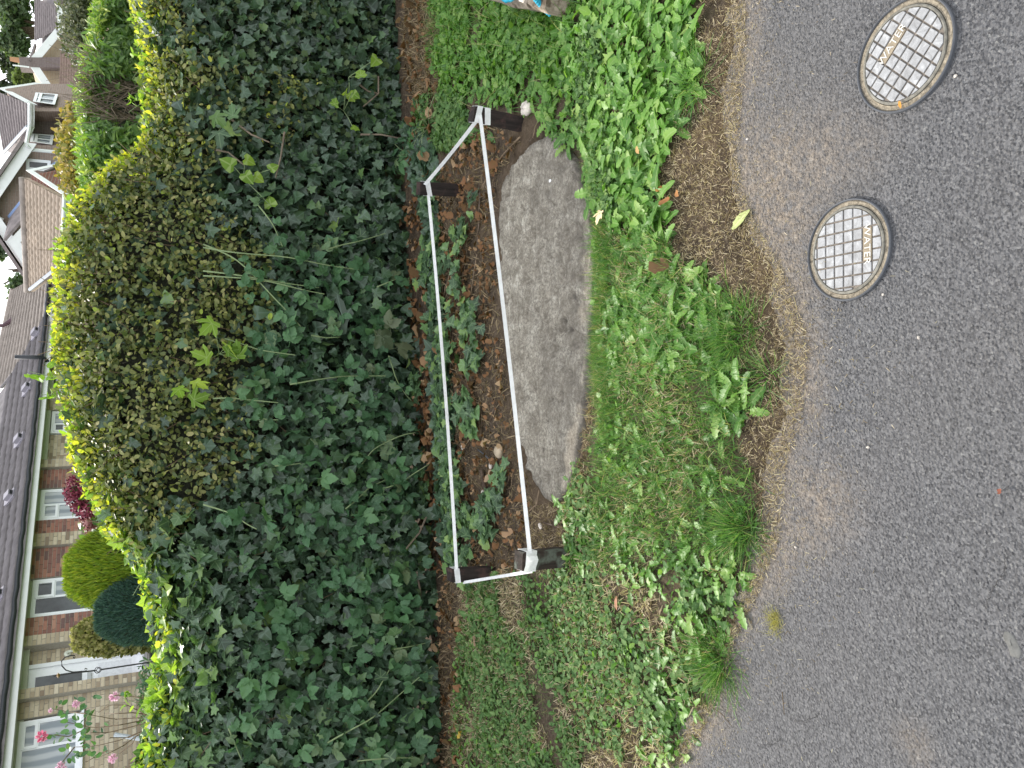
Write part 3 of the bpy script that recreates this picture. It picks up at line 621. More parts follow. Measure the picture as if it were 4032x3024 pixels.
# barky stick, thin dark rod, twigs
def stick(pts, r, name, mat, label, cat, dz=.012, group=None, n=6):
    P = np.array([GV(x, y)+np.array([0, 0, dz]) for x, y in pts]); k = np.linspace(0, len(P)-1, len(P)*3)
    Q = np.stack([np.interp(k, range(len(P)), P[:, i]) for i in range(3)], 1); Q += RNG.normal(size=Q.shape)*r*.12
    m = MB(); m.tube(Q, r*(1-.35*np.linspace(0, 1, len(Q))), n); return m.build(name, mat, smooth=True, label=label, cat=cat, group=group)
stick([(1907, 1850), (1916, 1895), (1928, 1952)], .012, 'stick', M_BARK, 'thick barky stick lying in the leaf litter beside the pebble', 'stick', .016)
stick([(1896, 1768), (1940, 1805), (1972, 1838)], .004, 'rod', M_BLACKPL, 'thin black rod lying between the pebble and the stick', 'rod', .02)
for k, pts in enumerate([[(1900, 745), (1897, 850), (1888, 1000)], [(1889, 1000), (1870, 1120), (1862, 1170)], [(2060, 540), (2000, 600), (1935, 690), (1905, 745)], [(1960, 690), (1940, 780), (1925, 860)], [(2135, 1930), (2125, 1985), (2080, 2025)], [(1750, 2050), (1820, 2048), (1850, 2035)], [(2150, 2055), (2215, 2075), (2235, 2095)], [(1700, 890), (1790, 930), (1840, 990)], [(1830, 1430), (1850, 1510), (1870, 1580)], [(1960, 2160), (2030, 2140), (2060, 2120)], [(1640, 2660), (1720, 2600), (1790, 2560)], [(1780, 1080), (1760, 1150), (1740, 1230)], [(1940, 1660), (1958, 1600), (1965, 1560)], [(2000, 1960), (1990, 2010), (2010, 2050)], [(2150, 440), (2120, 500), (2110, 545)], [(2175, 470), (2130, 520), (2095, 560)], [(2100, 590), (2060, 640), (2010, 690)]]):
    stick(pts, .0035 if k not in (0, 1, 2) else .0045, 'twig', M_TWIG if k % 3 else M_BARK, ['long dark root lying beside the far edge of the slab', 'dark root ending in bare earth by the back tape', 'long thin twig running from the leaning stump down to the root', 'short twig beside the long thin twig by the right tapes', 'bent twig in soil below the near tip of the slab', 'twig lying by the ragged brown leaf', 'curved reddish stalk by the near tip of the slab', 'twig crossing the litter by the slanted tape stump', 'twig beside the slab middle in the litter bed', 'twig just inside the near front tape', 'pale twig on the shaded strip at the hedge foot', 'twig under the back tape at its far third', 'small twig by the slab beyond the pebble', 'small bent twig beside the near front tape', 'knotted twig at the pointed end of the slab, upper', 'knotted twig at the pointed end of the slab, lower', 'thin twig under the far end of the front tape'][k], 'twig', .014, 'twigs in the litter', 5)
stick([(2895, 795), (2868, 855), (2862, 893)], .0018, 'straw_stalk', M_STRAW, 'long straight straw stalk beside the pale green fallen leaf', 'stalk', .006)
stick([(2705, 818), (2735, 820), (2765, 823)], .0022, 'straw_stalk', M_STRAW, 'short pale straw piece in the bare soil below the orange leaf', 'stalk', .006)
stick([(3087, 2722), (3090, 2760), (3095, 2812)], .0012, 'straw_stalk', M_STRAW, 'thin straw stalk lying alone on the plain asphalt', 'stalk', .006)
stick([(2800, 2778), (2850, 2810), (2888, 2857)], .0012, 'straw_stalk', M_STRAW, 'bent straw stalk on the asphalt beside the grass tuft', 'stalk', .006)
# dandelion stalk on the slab
stick([(2235, 668), (2222, 705), (2207, 740)], .0025, 'flower_stalk', plain('yellow_stalk', (.42, .38, .10)), 'pale yellow flower stalk lying on the slab below the torn lid', 'stalk', .022)
# grey timber block and blue rope at the edge of the picture
lg = thing('timber_block', 'weathered grey timber block lying in the grass under the blue rope', 'timber', GV(2130, 5))
_b = BASE[lg.name]; A = GV(2010, -42)+[0, 0, .07]; B = GV(2268, 4)+[0, 0, .07]; ax = (B-A)/2; pv = np.array([-ax[1], ax[0], 0]); pv /= np.linalg.norm(pv)
m = MB(); c = (A+B)/2; rows = []
for t in np.linspace(-1, 1, 9):
    rg = np.random.default_rng(int(t*10+50)); rows += [c+ax*t+pv*.062*q+np.array([0, 0, z])+rg.normal(size=3)*.003 for q, z in ((-1, -.06), (-1.05, .03), (-.8, .05), (.8, .05), (1, .03), (1, -.06))]
m.add(rows, [(i*6+j, i*6+(j+1) % 6, (i+1)*6+(j+1) % 6, (i+1)*6+j) for i in range(8) for j in range(6)]+[(0, 1, 2, 3, 4, 5), tuple(range(53, 47, -1))]); m.build('beam', M_LOG, lg)
rp = MB()
def rope(P, r=.011):
    P = np.array(P); k = np.linspace(0, len(P)-1, 40); Q = np.stack([np.interp(k, range(len(P)), P[:, i]) for i in range(3)], 1)
    T = np.gradient(Q, axis=0); T /= np.linalg.norm(T, axis=1)[:, None]; a = np.cross(T, [0.3, 0.2, 1]); a /= np.linalg.norm(a, axis=1)[:, None]; b = np.cross(T, a)
    s = np.r_[0, np.cumsum(np.linalg.norm(np.diff(Q, axis=0), axis=1))]
    for ph in (0, 2.094, 4.189):
        q = s/.035*6.283+ph; rp.tube(Q+(a*np.cos(q)[:, None]+b*np.sin(q)[:, None])*r*.5, r*.62, 6)
z = np.array([0, 0, 1.])
rope([GV(2262, -70)+z*.19, GV(2244, -8)+z*.165, GV(2236, 25)+z*.14, GV(2226, 50)+z*.10, GV(2212, 66)+z*.05])
rope([GV(2180, -70)+z*.20, GV(2172, -5)+z*.17, GV(2150, 24)+z*.15, GV(2118, 30)+z*.145, GV(2098, 16)+z*.15, GV(2085, -30)+z*.17])
rp.build('rope', M_ROPE, smooth=True, label='bright blue twisted rope looped over the grey timber block', cat='rope')
m = MB(); g = GV(2200, 14)+z*.155
m.add([g+np.array(v) for v in [(-.03, 0, 0), (-.01, .03, .006), (.03, .02, 0), (.02, -.02, .008), (-.015, -.03, .002), (-.02, -.01, .012)]], [(0, 5, 1), (5, 2, 1), (5, 3, 2), (5, 4, 3), (0, 4, 5)]); m.build('paper_scrap', M_PALE, label='pale torn scrap caught between the blue rope strands', cat='litter')
# single fallen leaves that stand out
def one_leaf(px, tmp, size, yaw, tilt, c, label, name='fallen_leaf', dz=.02, rough=.6, vein=None):
    st = [(0, tuple(q*.8 for q in c)), (.5, c), (1, tuple(min(1, q*1.15) for q in c))]
    key = 'lone_'+label[:20]; mt = leaf_mat(key.replace(' ', '_'), st, vein=vein, transl=.2, rough=rough, spec=.2, obj=True, spot=.15)
    g = GV(*px)+np.array([0, 0, dz]); me = fast_mesh(name, tmp[0]*size, tmp[1], vein=tmp[2]); me.materials.append(mt)
    o = bpy.data.objects.new(name, me); sc.collection.objects.link(o); o.matrix_world = Matrix.Translation(g) @ Matrix.Rotation(yaw, 4, 'Z') @ Matrix.Rotation(tilt, 4, 'X') @ Matrix.Translation((0, -size*.5, 0))
    BASE[o.name] = g; return tag(o, label, 'leaf')
SER = strip_leaf([(0, .02), (.1, .10), (.2, .14), (.3, .155), (.45, .18), (.6, .17), (.75, .13), (.9, .06), (1, .005)], .3, .08, .015, 3)
one_leaf((2926, 865), SER, .082, .55+math.pi, .03, (.52, .58, .24), 'long pale green fallen leaf on the asphalt edge', dz=.010, vein=(.6, .65, .35))
one_leaf((2395, 860), SYC[0], .050, 1.3, .5, (.80, .62, .38), 'pale buff fallen leaf standing in the grass by the slab', dz=.045)
one_leaf((2640, 795), fan([(0, 0), (.2, .1), (.18, .5), (.24, .85), (0, 1)], .5, .3, -.3, .06, 2, tips=(4,)), .040, .35, .2, (.48, .20, .08), 'curled orange winged seed on the bare soil, lower half')
one_leaf((2690, 765), fan([(0, 0), (.14, .1), (.18, .5), (.16, .85), (0, 1)], .5, .3, -.2, .06, 4, tips=(4,)), .044, 2.5, .2, (.52, .24, .10), 'orange winged seed blade pointing at the asphalt')
one_leaf((2622, 752), DEAD[1], .028, 1.2, .5, (.42, .19, .06), 'small crumpled orange leaf above the winged seed')
one_leaf((2570, 600), SER, .045, 2.3, .3, (.55, .33, .14), 'narrow tan leaf lying on the dark dandelion patch', dz=.06)
one_leaf((2636, 1055), DEAD[2], .060, .4, .3, (.20, .105, .055), 'curled dark brown leaf at the foot of the lit dandelions', dz=.03)
one_leaf((1605, 875), SYC[1], .115, 2.6, .35, (.34, .21, .12), 'big tan maple leaf in the dark at the hedge foot', dz=.06)
one_leaf((1965, 1880), DEAD[0], .075, 1.0, .4, (.33, .23, .15), 'broad shiny brown leaf between stick and front tape', dz=.03)
one_leaf((1905, 2075), DEAD[3], .062, 1.9, .35, (.38, .24, .14), 'ragged light brown leaf near the two taped left stumps', dz=.03)
one_leaf((2030, 2100), DEAD[2], .050, .9, .4, (.36, .22, .13), 'brown leaf touching the loose tape flap', dz=.03)
one_leaf((1890, 2520), SYC[1], .060, 2.2, .4, (.38, .26, .17), 'single tan leaf on the shaded mown weeds', dz=.035)
one_leaf((2455, 2370), SER, .048, 1.8, .2, (.42, .20, .12), 'rolled russet leaf on the lit mown weeds', dz=.03)
one_leaf((3558, 415), SER, .020, 1.9, .2, (.60, .25, .05), 'tiny bright orange leaf at the rim of the askew cover', dz=.012)
one_leaf((3952, 1935), DEAD[1], .012, 1.9, .2, (.22, .07, .05), 'tiny reddish leaf alone on the near asphalt', dz=.010)
one_leaf((1835, 2890), DEAD[3], .040, 1.5, .3, (.60, .42, .08), 'small yellow and brown leaf on the shaded litter strip', dz=.03)
one_leaf((2000, 955), SER, .022, .3, .0, (.12, .25, .10), 'small green leaf flake on the pale end of the slab', dz=.026)
# moss tuft on the asphalt
g = G(3053, 2445); n = 260; a = RNG.normal(size=(n, 2))*np.array([.012, .022]); pos = np.c_[g[0]+a[:, 1]*.8, g[1]+a[:, 0], np.full(n, .003)]
leaf_stuff('moss_tuft', GRASS, pos, frames(rand_unit(n)*[1, 1, .3]+[0, 0, .45], rand_unit(n)), RNG.uniform(.015, .03, n), RNG.random(n), leaf_mat('moss', [(0, (.22, .22, .04)), (.5, (.40, .36, .08)), (1, (.5, .42, .15))], transl=.2), label='yellow green moss tuft growing alone on the asphalt', cat='moss')
# crack and worn lump in the asphalt
def crack(pts):
    P = np.array([G(x, y, .002) for x, y in pts]); k = np.linspace(0, len(P)-1, len(P)*6); Q = np.stack([np.interp(k, range(len(P)), P[:, i]) for i in range(3)], 1)
    Q[:, :2] += RNG.normal(size=(len(Q), 2))*.0025; Q[:, 2] = .004
    return Q
m = MB()
for pts in ([(3960, 2180), (3965, 2230), (3945, 2270), (3905, 2330), (3880, 2390)], [(2990, 2940), (3040, 2930), (3080, 2915)], [(3110, 2830), (3170, 2840), (3230, 2815)]):
    Q = crack(pts); m.strip(Q, np.cross(np.gradient(Q, axis=0), [0, 0, 1])/np.linalg.norm(np.gradient(Q, axis=0), axis=1)[:, None]*.0006)
m.build('crack', plain('dark_crack', (.03, .028, .026), .95), kind='structure')  # thin dark strips laid along the crack lines
pebble((3990, 2540), .026, .015, .003, .6, 'mortar_splash', plain('grey_mortar', (.11, .108, .10), .9, var=.3, scale=60, bump=.004), 'flat grey mortar splash stuck on the near asphalt', 'mortar', .5, 33, on=-.002)
# ------------------------------------------------------------------ the front hedge: its own surface, then leaves on it
def yb(X): return 4.42+0.222*np.asarray(X)+0.05*np.sin(np.asarray(X)*2.1)
_sil = [(-60, 590), (53, 615), (290, 660), (435, 697), (636, 645), (764, 600), (873, 555), (928, 470), (1055, 422), (1201, 350), (1329, 315), (1475, 288), (1675, 262), (1857, 255), (2040, 288), (2167, 318), (2277, 380), (2350, 470), (2404, 560), (2477, 600), (2605, 618), (2751, 600), (2915, 582), (3060, 565)]
_tx, _tz = [], []
for u, v in _sil:
    Y = 5.0
    for _ in range(4): P = W(v, 3024-u, Y); Y = float(yb(P[0]))+0.42
    _tx.append(P[0]); _tz.append(P[2])
def TOP(X): return np.interp(X, _tx, _tz)
_prof = np.array([(0.10, 0.0), (0.0, 0.12), (-0.07, 0.35), (-0.05, 0.6), (0.02, 0.80), (0.14, 0.93), (0.30, 0.985), (0.5, 1.0), (0.85, 0.97)])
_pt = np.r_[0, np.cumsum(np.linalg.norm(np.diff(_prof*[1, 1.4], axis=0), axis=1))]; _pt /= _pt[-1]
def HS(X, t):                                           # hedge surface
    dy = np.interp(t, _pt, _prof[:, 0]); hh = np.interp(t, _pt, _prof[:, 1])
    n1 = fbm(X, t*1.7, 3.2, 3, 11)-.5; n2 = fbm(X, t*1.7, 9, 2, 15)-.5
    return np.stack([X+0.05*n2, yb(X)+dy-0.22*n1*(hh < 2), 0.02+TOP(X)*hh+0.05*n1*(hh > .6)+.05*n2*(hh > .8)], -1)
def HN(X, t, e=0.02):
    a = HS(X+e, t)-HS(X-e, t); b = HS(X, np.clip(t+e, 0, 1))-HS(X, np.clip(t-e, 0, 1)); n = np.cross(a, b); return n/(np.linalg.norm(n, axis=1)[:, None]+1e-9)
def hedge_samples(n, xa=-3.5, xb=3.9):
    X = RNG.uniform(xa, xb, n); t = RNG.random(n)
    P = HS(X, t); Nn = HN(X, t); x, y = project(P); return X, t, P, Nn, x/OV, y/OV      # overview units
BOXLOW = np.array([(0, 400), (120, 420), (170, 640), (290, 650), (350, 440), (400, 440), (500, 540), (640, 590), (760, 560), (830, 520), (950, 545), (1040, 500), (1100, 430), (1160, 360), (1250, 300), (1300, 250), (1700, 250)])
def p_box(x, y):
    lim = np.interp(y, BOXLOW[:, 0], BOXLOW[:, 1]); k = 1-sstep(-45, 45, x-lim+70*(fbm(x, y, .02, 2, 3)-.5))
    clear = sstep(.40, .52, fbm(x, y, .012, 2, 9))
    return np.where(y < 330, k*(.15+.85*clear), k*.93)
def p_haw(x, y): return (1-sstep(260, 360, y))*(1-sstep(780, 860, x))*(.35+.5*fbm(x, y, .015, 2, 4))
def p_bram(x, y): return sstep(480, 620, y)*sstep(500, 600, x)*(1-sstep(960, 1010, x))*(.15+.8*sstep(.36, .54, fbm(x, y, .013, 3, 21)))
rock = MB()
hedge = thing('box_hedge', 'tall clipped small leaved hedge, dark front and sunlit golden top', 'hedge', (0.2, 4.9, 0))
ivy = thing('ivy', 'dark glossy ivy covering the lower half and left end of the hedge', 'ivy', (-0.4, 4.5, 0))
haw = thing('hawthorn', 'small lobed hawthorn foliage at the hedge end next to the rough grass', 'shrub', (1.6, 4.95, 0))
# dark twig core so that little light comes through
X, Tt = np.meshgrid(np.linspace(-3.8, 4.2, 130), np.linspace(0.0, 1, 26)); P = HS(X.ravel(), Tt.ravel()); Nn = HN(X.ravel(), Tt.ravel())
P = P-Nn*(0.16+0.05*RNG.random((len(P), 1))); P[:, 2] = np.maximum(P[:, 2], 0.0)
i = (np.arange(25)[:, None]*130+np.arange(129)[None]).ravel(); T = np.vstack([np.c_[i, i+1, i+131], np.c_[i, i+131, i+130]])
keep = RNG.random(len(T)) < 1.0
put('twig_core', fast_mesh('twig_core', P-BASE[hedge.name], T[keep]), plain('twig_core_bark', (0.03, 0.032, 0.02), .95, var=.6, scale=40, bump=.02), hedge, BASE[hedge.name], kind='stuff')
# box leaves
def leaves_on(n, pfun, temps, key, mats, parent, size, depth, upr, single, name='leaf', xr=(-3.5, 3.9), tmin=0, tmax=1, flop=0.6, rshift=None):
    X, t, P, Nn, x, y = hedge_samples(n, *xr)
    k = (RNG.random(n) < pfun(x, y)) & (t > tmin) & (t < tmax)
    X, t, P, Nn, x, y = X[k], t[k], P[k], Nn[k], x[k], y[k]; m = len(X)
    d = RNG.random(m)**1.6; P = P+Nn*(0.035-depth*d)[:, None]+RNG.normal(size=(m, 3))*.012
    up = np.array([0, 0, 1.0]); nr = Nn*.9+up*.45+rand_unit(m)*flop; dr = up*upr+Nn*.45+rand_unit(m)*.9
    sz = (size[0]+(size[1]-size[0])*RNG.random(m)**1.4)*(1-.15*d); R = frames(dr, nr); rn = RNG.random(m)**1.1
    if rshift is not None: rn = np.clip(rn+rshift(x, y, t, m), 0, 1)
    o = np.argsort(-(sz*(d < .25))); s = o[:single]; r = o[single:]
    if single: leaf_objs(name, key, temps, P[s], R[s], sz[s], mats[1], parent)
    leaf_stuff('foliage', temps, P[r], R[r], sz[r], rn[r], mats[0], parent); return x, y
leaves_on(100000, lambda x, y: p_box(x, y)*(1-.25*sstep(.5, .7, fbm(x, y, .03, 2, 8))), BOX, 'box', (M_BOX, M_BOX1), hedge, (.022, .040), .20, .25, 260,
          rshift=lambda x, y, t, m: .25*(fbm(x, y, .02, 3, 33)-.5)-.10+.12*sstep(.6, .8, t)+.14*(1-sstep(280, 360, y)))  # leaf colours shifted lighter towards the top and for light on the right end
# golden new shoots along the top, the sunlit yellow put into their colour too
def p_top(x, y): return .9*sstep(.32, .46, fbm(x, y, .03, 2, 5))
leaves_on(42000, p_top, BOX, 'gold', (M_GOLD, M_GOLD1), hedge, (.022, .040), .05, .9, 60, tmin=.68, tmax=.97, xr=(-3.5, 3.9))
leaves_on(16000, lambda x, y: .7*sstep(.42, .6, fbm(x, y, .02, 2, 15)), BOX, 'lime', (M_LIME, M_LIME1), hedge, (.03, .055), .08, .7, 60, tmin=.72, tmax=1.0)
# straggling green shoots above the clipped top
def sprig(X, h, key=0):
    b = HS(np.array([X]), np.array([.82]))[0]-[0, 0, .04]; d = np.array([RNG.normal()*.25, RNG.normal()*.15-.1, 1.0]); n = 7
    t = np.linspace(0, 1, n)[:, None]; P = b+d*h*t+np.array([.06*RNG.normal(), 0, 0])*t**2
    m = MB(); m.tube(P, .0035*(1-.6*t[:, 0]), 5); m.build('shoot', M_STEM, hedge)
    k = int(h/.016)+4; tt = RNG.random(k); pos = b+d*h*tt[:, None]; dr = rand_unit(k)+[0, 0, .5]
    leaf_objs('leaf', 'limes', BOX if key else LAUR, pos, frames(dr, rand_unit(k)+[0, -.6, .6]), RNG.uniform(.035, .06, k), M_LIME1, hedge)
for X, h in [(-.06, .17), (.02, .22), (.12, .10), (-.98, .12), (-1.55, .16), (-1.75, .22), (-2.05, .15), (-1.95, .25), (1.55, .12), (1.75, .16), (2.05, .14), (.75, .09), (1.0, .1), (-.4, .1), (-1.25, .12), (-2.2, .2)]: sprig(X, h, random.random() < .5)
# ivy everywhere else; brighter towards the top where the light comes over
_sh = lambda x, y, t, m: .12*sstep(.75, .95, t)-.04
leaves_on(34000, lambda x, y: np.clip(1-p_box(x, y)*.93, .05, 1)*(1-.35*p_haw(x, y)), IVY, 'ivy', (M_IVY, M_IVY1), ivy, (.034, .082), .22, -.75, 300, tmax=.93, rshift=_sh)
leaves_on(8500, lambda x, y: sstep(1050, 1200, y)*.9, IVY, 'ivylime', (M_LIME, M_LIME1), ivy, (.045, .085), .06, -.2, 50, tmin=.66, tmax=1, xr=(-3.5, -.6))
leaves_on(6500, lambda x, y: sstep(1050, 1200, y)*.85, IVY, 'ivytop', (M_GIVY, M_GIVY1), ivy, (.045, .085), .06, -.2, 60, tmin=.54, tmax=1, xr=(-3.5, -.6))  # lime and paler ivy colours imitate the backlit band along the left top
leaves_on(11000, lambda x, y: p_haw(x, y), HAW, 'haw', (M_HAW, M_HAW1), haw, (.035, .06), .14, .2, 200, xr=(.6, 3.9), tmax=.9)
# brambles: plants rooted along the hedge, each with its canes and leaves
def bramble_mass(n):
    X, t, P, Nn, x, y = hedge_samples(n); k = (RNG.random(n) < p_bram(x, y)) & (t > .08) & (t < .8)
    P, Nn = P[k], Nn[k]; m = len(P); P = P+Nn*(.07-.10*RNG.random(m)**1.5)[:, None]
    return P, frames(rand_unit(m)*.8+[0, -.3, .2], Nn+rand_unit(m)*.45+[0, 0, .35]), RNG.uniform(.075, .14, m), RNG.random(m)
P, R, S, r = bramble_mass(7200)
seeds = np.array([(-2.1, .0), (-1.3, .0), (-.6, .0), (.1, .0), (.8, 0)]); own = np.argmin(np.abs(P[:, 0:1]-seeds[None, :, 0]+.25*RNG.normal(size=(len(P), 1))), axis=1)
for k, lab in enumerate(['bramble at the hedge end opposite the pale gabled door, leaves in threes', 'bramble hanging over the hedge below the blue green conifer', 'bramble across the middle of the hedge above the two left stumps', 'bramble over the ivy above the middle of the back tape', 'thin bramble trailing over the ivy above the back right stump']):
    b = thing('bramble', lab, 'bramble', (seeds[k][0], float(yb(seeds[k][0])), 0.02), group='brambles on the hedge')
    i = np.where(own == k)[0]; j = i[np.argsort(-S[i])]
    leaf_objs('leaf', 'bram', BRAM, P[j[:90]], R[j[:90]], S[j[:90]], M_BRAM1, b)
    if len(j) > 90: leaf_stuff('foliage', BRAM, P[j[90:]], R[j[90:]], S[j[90:]], r[j[90:]], M_BRAM, b)
def on_hedge(x, y, out=.08):                            # photograph point on the hedge face
    Y = 4.6
    for _ in range(5):
        P = W(x, y, Y); tt = np.linspace(0.02, .95, 60); Q = HS(np.full(60, P[0]), tt); i = np.argmin(np.abs(Q[:, 2]-P[2])); Y = Q[i, 1]-out
    return W(x, y, Y)
def crop(ox, oy, sc_, pts): return [(ox+a/sc_, oy+b/sc_) for a, b in pts]
CANES = [crop(800, 700, 2.37, p) for p in ([(0, 620), (300, 740), (480, 920), (640, 1100), (780, 1240), (920, 1400)], [(0, 650), (220, 690), (450, 715), (800, 735), (1100, 810), (1450, 858)], [(0, 870), (280, 900), (500, 940), (800, 990), (1080, 1025)], [(0, 915), (300, 930), (600, 960), (900, 1040), (1130, 1085)], [(500, 240), (590, 350), (660, 450), (740, 640)], [(1170, 665), (1300, 625), (1450, 595), (1700, 520)], [(200, 1500), (360, 1550), (530, 1610), (860, 1655)], [(1010, 1470), (1150, 1495), (1280, 1485)], [(1620, 1020), (1740, 970), (1850, 930)])]
CANES += [crop(800, 1400, 2.37, p) for p in ([(90, 400), (250, 395), (350, 405), (700, 440)], [(810, 270), (950, 245), (1100, 220), (1300, 190), (1700, 190)], [(0, 1390), (170, 1440), (300, 1490), (400, 1570), (500, 1620)], [(1450, 1055), (1530, 950), (1600, 860), (1850, 740), (1980, 720)], [(1690, 1240), (1850, 1190), (1950, 1110), (2130, 1000)], [(1330, 1430), (1450, 1330), (1550, 1230), (1700, 1160)], [(1730, 0), (1770, 120), (1800, 220), (1870, 340), (1940, 420)], [(670, 1030), (800, 1020), (910, 1005)], [(540, 590), (620, 600), (700, 600)])]
CANES += [crop(800, 2100, 1.796, p) for p in ([(880, 1480), (1040, 1390), (1200, 1310), (1400, 1130), (1616, 940)], [(180, 1380), (220, 1480), (270, 1600)], [(1090, 1610), (1200, 1600), (1380, 1585), (1550, 1590)], [(1350, 820), (1470, 800), (1600, 770)], [(1340, 710), (1450, 640), (1580, 540)], [(1090, 1250), (1220, 1130), (1320, 960)], [(580, 890), (650, 890), (720, 895)])]
STEML = ['very long pale stem slanting down through the small dull leaves', 'long pale stem ending in the dark ivy by the middle', 'upper of two parallel pale stems in the small dull leaves', 'lower of two parallel pale stems in the small dull leaves', 'curved brown stem beside the light bindweed cluster', 'straight ivy runner with a bright tip over the back tape', 'pale stem just beyond the bright sycamore sprig', 'short pale stem with free end below mid hedge leaves', 'short green stem pointing at the far half of the back tape', 'pale stem running from the smaller sycamore sprig', 'straight bright stem above mid hedge, horizontal in the sideways photo', 'pale arching stem among ivy left of the small dull leaves', 'bent bluish stem with a raised tip over the back tape', 'pale stem reaching the near part of the back tape', 'thin brown arching stem over dark ivy by the near stumps', 'thin brown stem drooping to the middle of the back tape', 'short thin stem amid brambles in the middle', 'tiny thin stem amid brambles in the middle', 'longest pale diagonal stem near the photo edge end of the hedge', 'short pale stem under the sunlit ivy top', 'low ivy runner with light leaves at the photo edge', 'short straight brown runner over the litter strip', 'slanting brown runner over the litter strip', 'thin diagonal stem above the shaded litter strip', 'short tan broken twig in the dark ivy centre']
for n, c in enumerate(CANES):
    P = np.array([on_hedge(x, y, .09) for x, y in c]); k = np.linspace(0, len(P)-1, 18); Q = np.stack([np.interp(k, range(len(P)), P[:, i]) for i in range(3)], 1)
    for _ in range(3): Q[1:-1] = (Q[:-2]+2*Q[1:-1]+Q[2:])/4
    L_ = np.linalg.norm(Q[-1]-Q[0]); o = thing('trailing_stem', STEML[n], 'stem', Q[0], group='pale stems trailing over the hedge')
    m = MB(); m.tube(Q, .0042*(1-.4*np.linspace(0, 1, 18)), 5); m.build('stem', M_STEM, o)
    q = RNG.integers(2, 17, 4); ivyish = n in (5, 20, 23, 22, 24)
    pos = Q[q]+RNG.normal(size=(4, 3))*.01
    leaf_objs('leaf', 'canel', IVY if ivyish else BRAM, pos, frames(rand_unit(4), rand_unit(4)*.4+[0, -1, .4]), RNG.uniform(.045, .07, 4)*(1 if ivyish else 1.5), M_GIVY1 if ivyish else M_BRAM1, o)
def cluster(px, tmp, key, mat, n, size, label, name, cat, spread=.07, out=.13):
    c = on_hedge(px[0], px[1], out); o = thing(name, label, cat, c)
    pos = c+RNG.normal(size=(n, 3))*[spread, .02, spread]
    leaf_objs('leaf', key, tmp, pos, frames(RNG.normal(size=(n, 3))*[1, .3, 1]+[0, 0, -.3], RNG.normal(size=(n, 3))*.3+[0, -1, .55]), RNG.uniform(*size, n), mat, o)
    st = MB()
    for p in pos: st.tube([c+[0, .08, 0], (c+p)/2+[0, .03, 0], p], .002, 4)
    st.build('stem', M_STEM, o)
cluster((868, 1392), SYC, 'sycb', M_LIME1, 5, (.085, .12), 'bright green young sycamore sprig glowing in the hedge, larger of two', 'sycamore_sprig', 'sapling')
cluster((750, 1508), SYC, 'sycb', M_LIME1, 3, (.07, .10), 'bright green young sycamore sprig glowing in the hedge, smaller of two', 'sycamore_sprig', 'sapling', .05)
cluster((965, 690), IVY[3:4], 'ivyb', M_LIME1, 6, (.06, .085), 'light green heart leaved bindweed cluster amid the small dull hedge leaves', 'bindweed', 'plant', .09)
cluster((1385, 285), IVY[3:], 'ivyc', M_LIME1, 3, (.06, .085), 'yellow green ivy sprig in dark foliage over the rough grass', 'ivy_sprig', 'ivy', .06)
cluster((1365, 420), IVY[3:], 'ivyc', M_LIME1, 4, (.05, .075), 'small light heart leaves in dark foliage beside bare forked twig', 'ivy_sprig', 'ivy', .05)
cluster((885, 470), SYC, 'sycc', M_GIVY1, 5, (.08, .11), 'mid green lobed sprig over the yellowish hedge leaves', 'sycamore_sprig', 'sapling', .06)
cluster((1370, 1270), SYC, 'sycd', M_IVY1, 1, (.2, .21), 'largest single grey green ivy leaf on the hedge face', 'ivy_sprig', 'ivy', .001)
cluster((1500, 1345), BRAM, 'brd', leaf_mat('dull_bramble_leaf', [(0, (.06, .10, .06)), (1, (.13, .16, .09))], obj=True), 4, (.13, .17), 'dull greyish bramble spray hanging low in the hedge', 'bramble_spray', 'bramble', .06)
for k, pts in enumerate([[(1410, 330), (1450, 360), (1490, 368)], [(1490, 300), (1490, 368), (1430, 420)], [(1120, 520), (1105, 620), (1085, 700)], [(910, 470), (990, 530), (1060, 560)], [(850, 590), (900, 600), (960, 650)], [(1420, 530), (1500, 530), (1590, 548)], [(1640, 2250), (1655, 2330), (1655, 2400)], [(1690, 2010), (1650, 2100), (1600, 2160)]]):
    P = np.array([on_hedge(x, y, .06) for x, y in pts]); m = MB(); m.tube(P, .0065*(1-.4*np.linspace(0, 1, len(P))), 6); m.build('bare_twig', M_DEADB, hedge)
# fine twigs through the leaf layer
m = MB()
X, t, P, Nn, x, y = hedge_samples(900)
for i in range(900):
    d = Nn[i]*.3+np.array([RNG.normal()*.5, 0, .8]); d /= np.linalg.norm(d); L = RNG.uniform(.08, .22); p = P[i]-Nn[i]*.08
    m.tube([p, p+d*L*.5+RNG.normal(size=3)*.01, p+d*L], [.0032, .0025, .0015], 4, cap=False)
m.build('twigs', M_TWIG, hedge, kind='stuff')
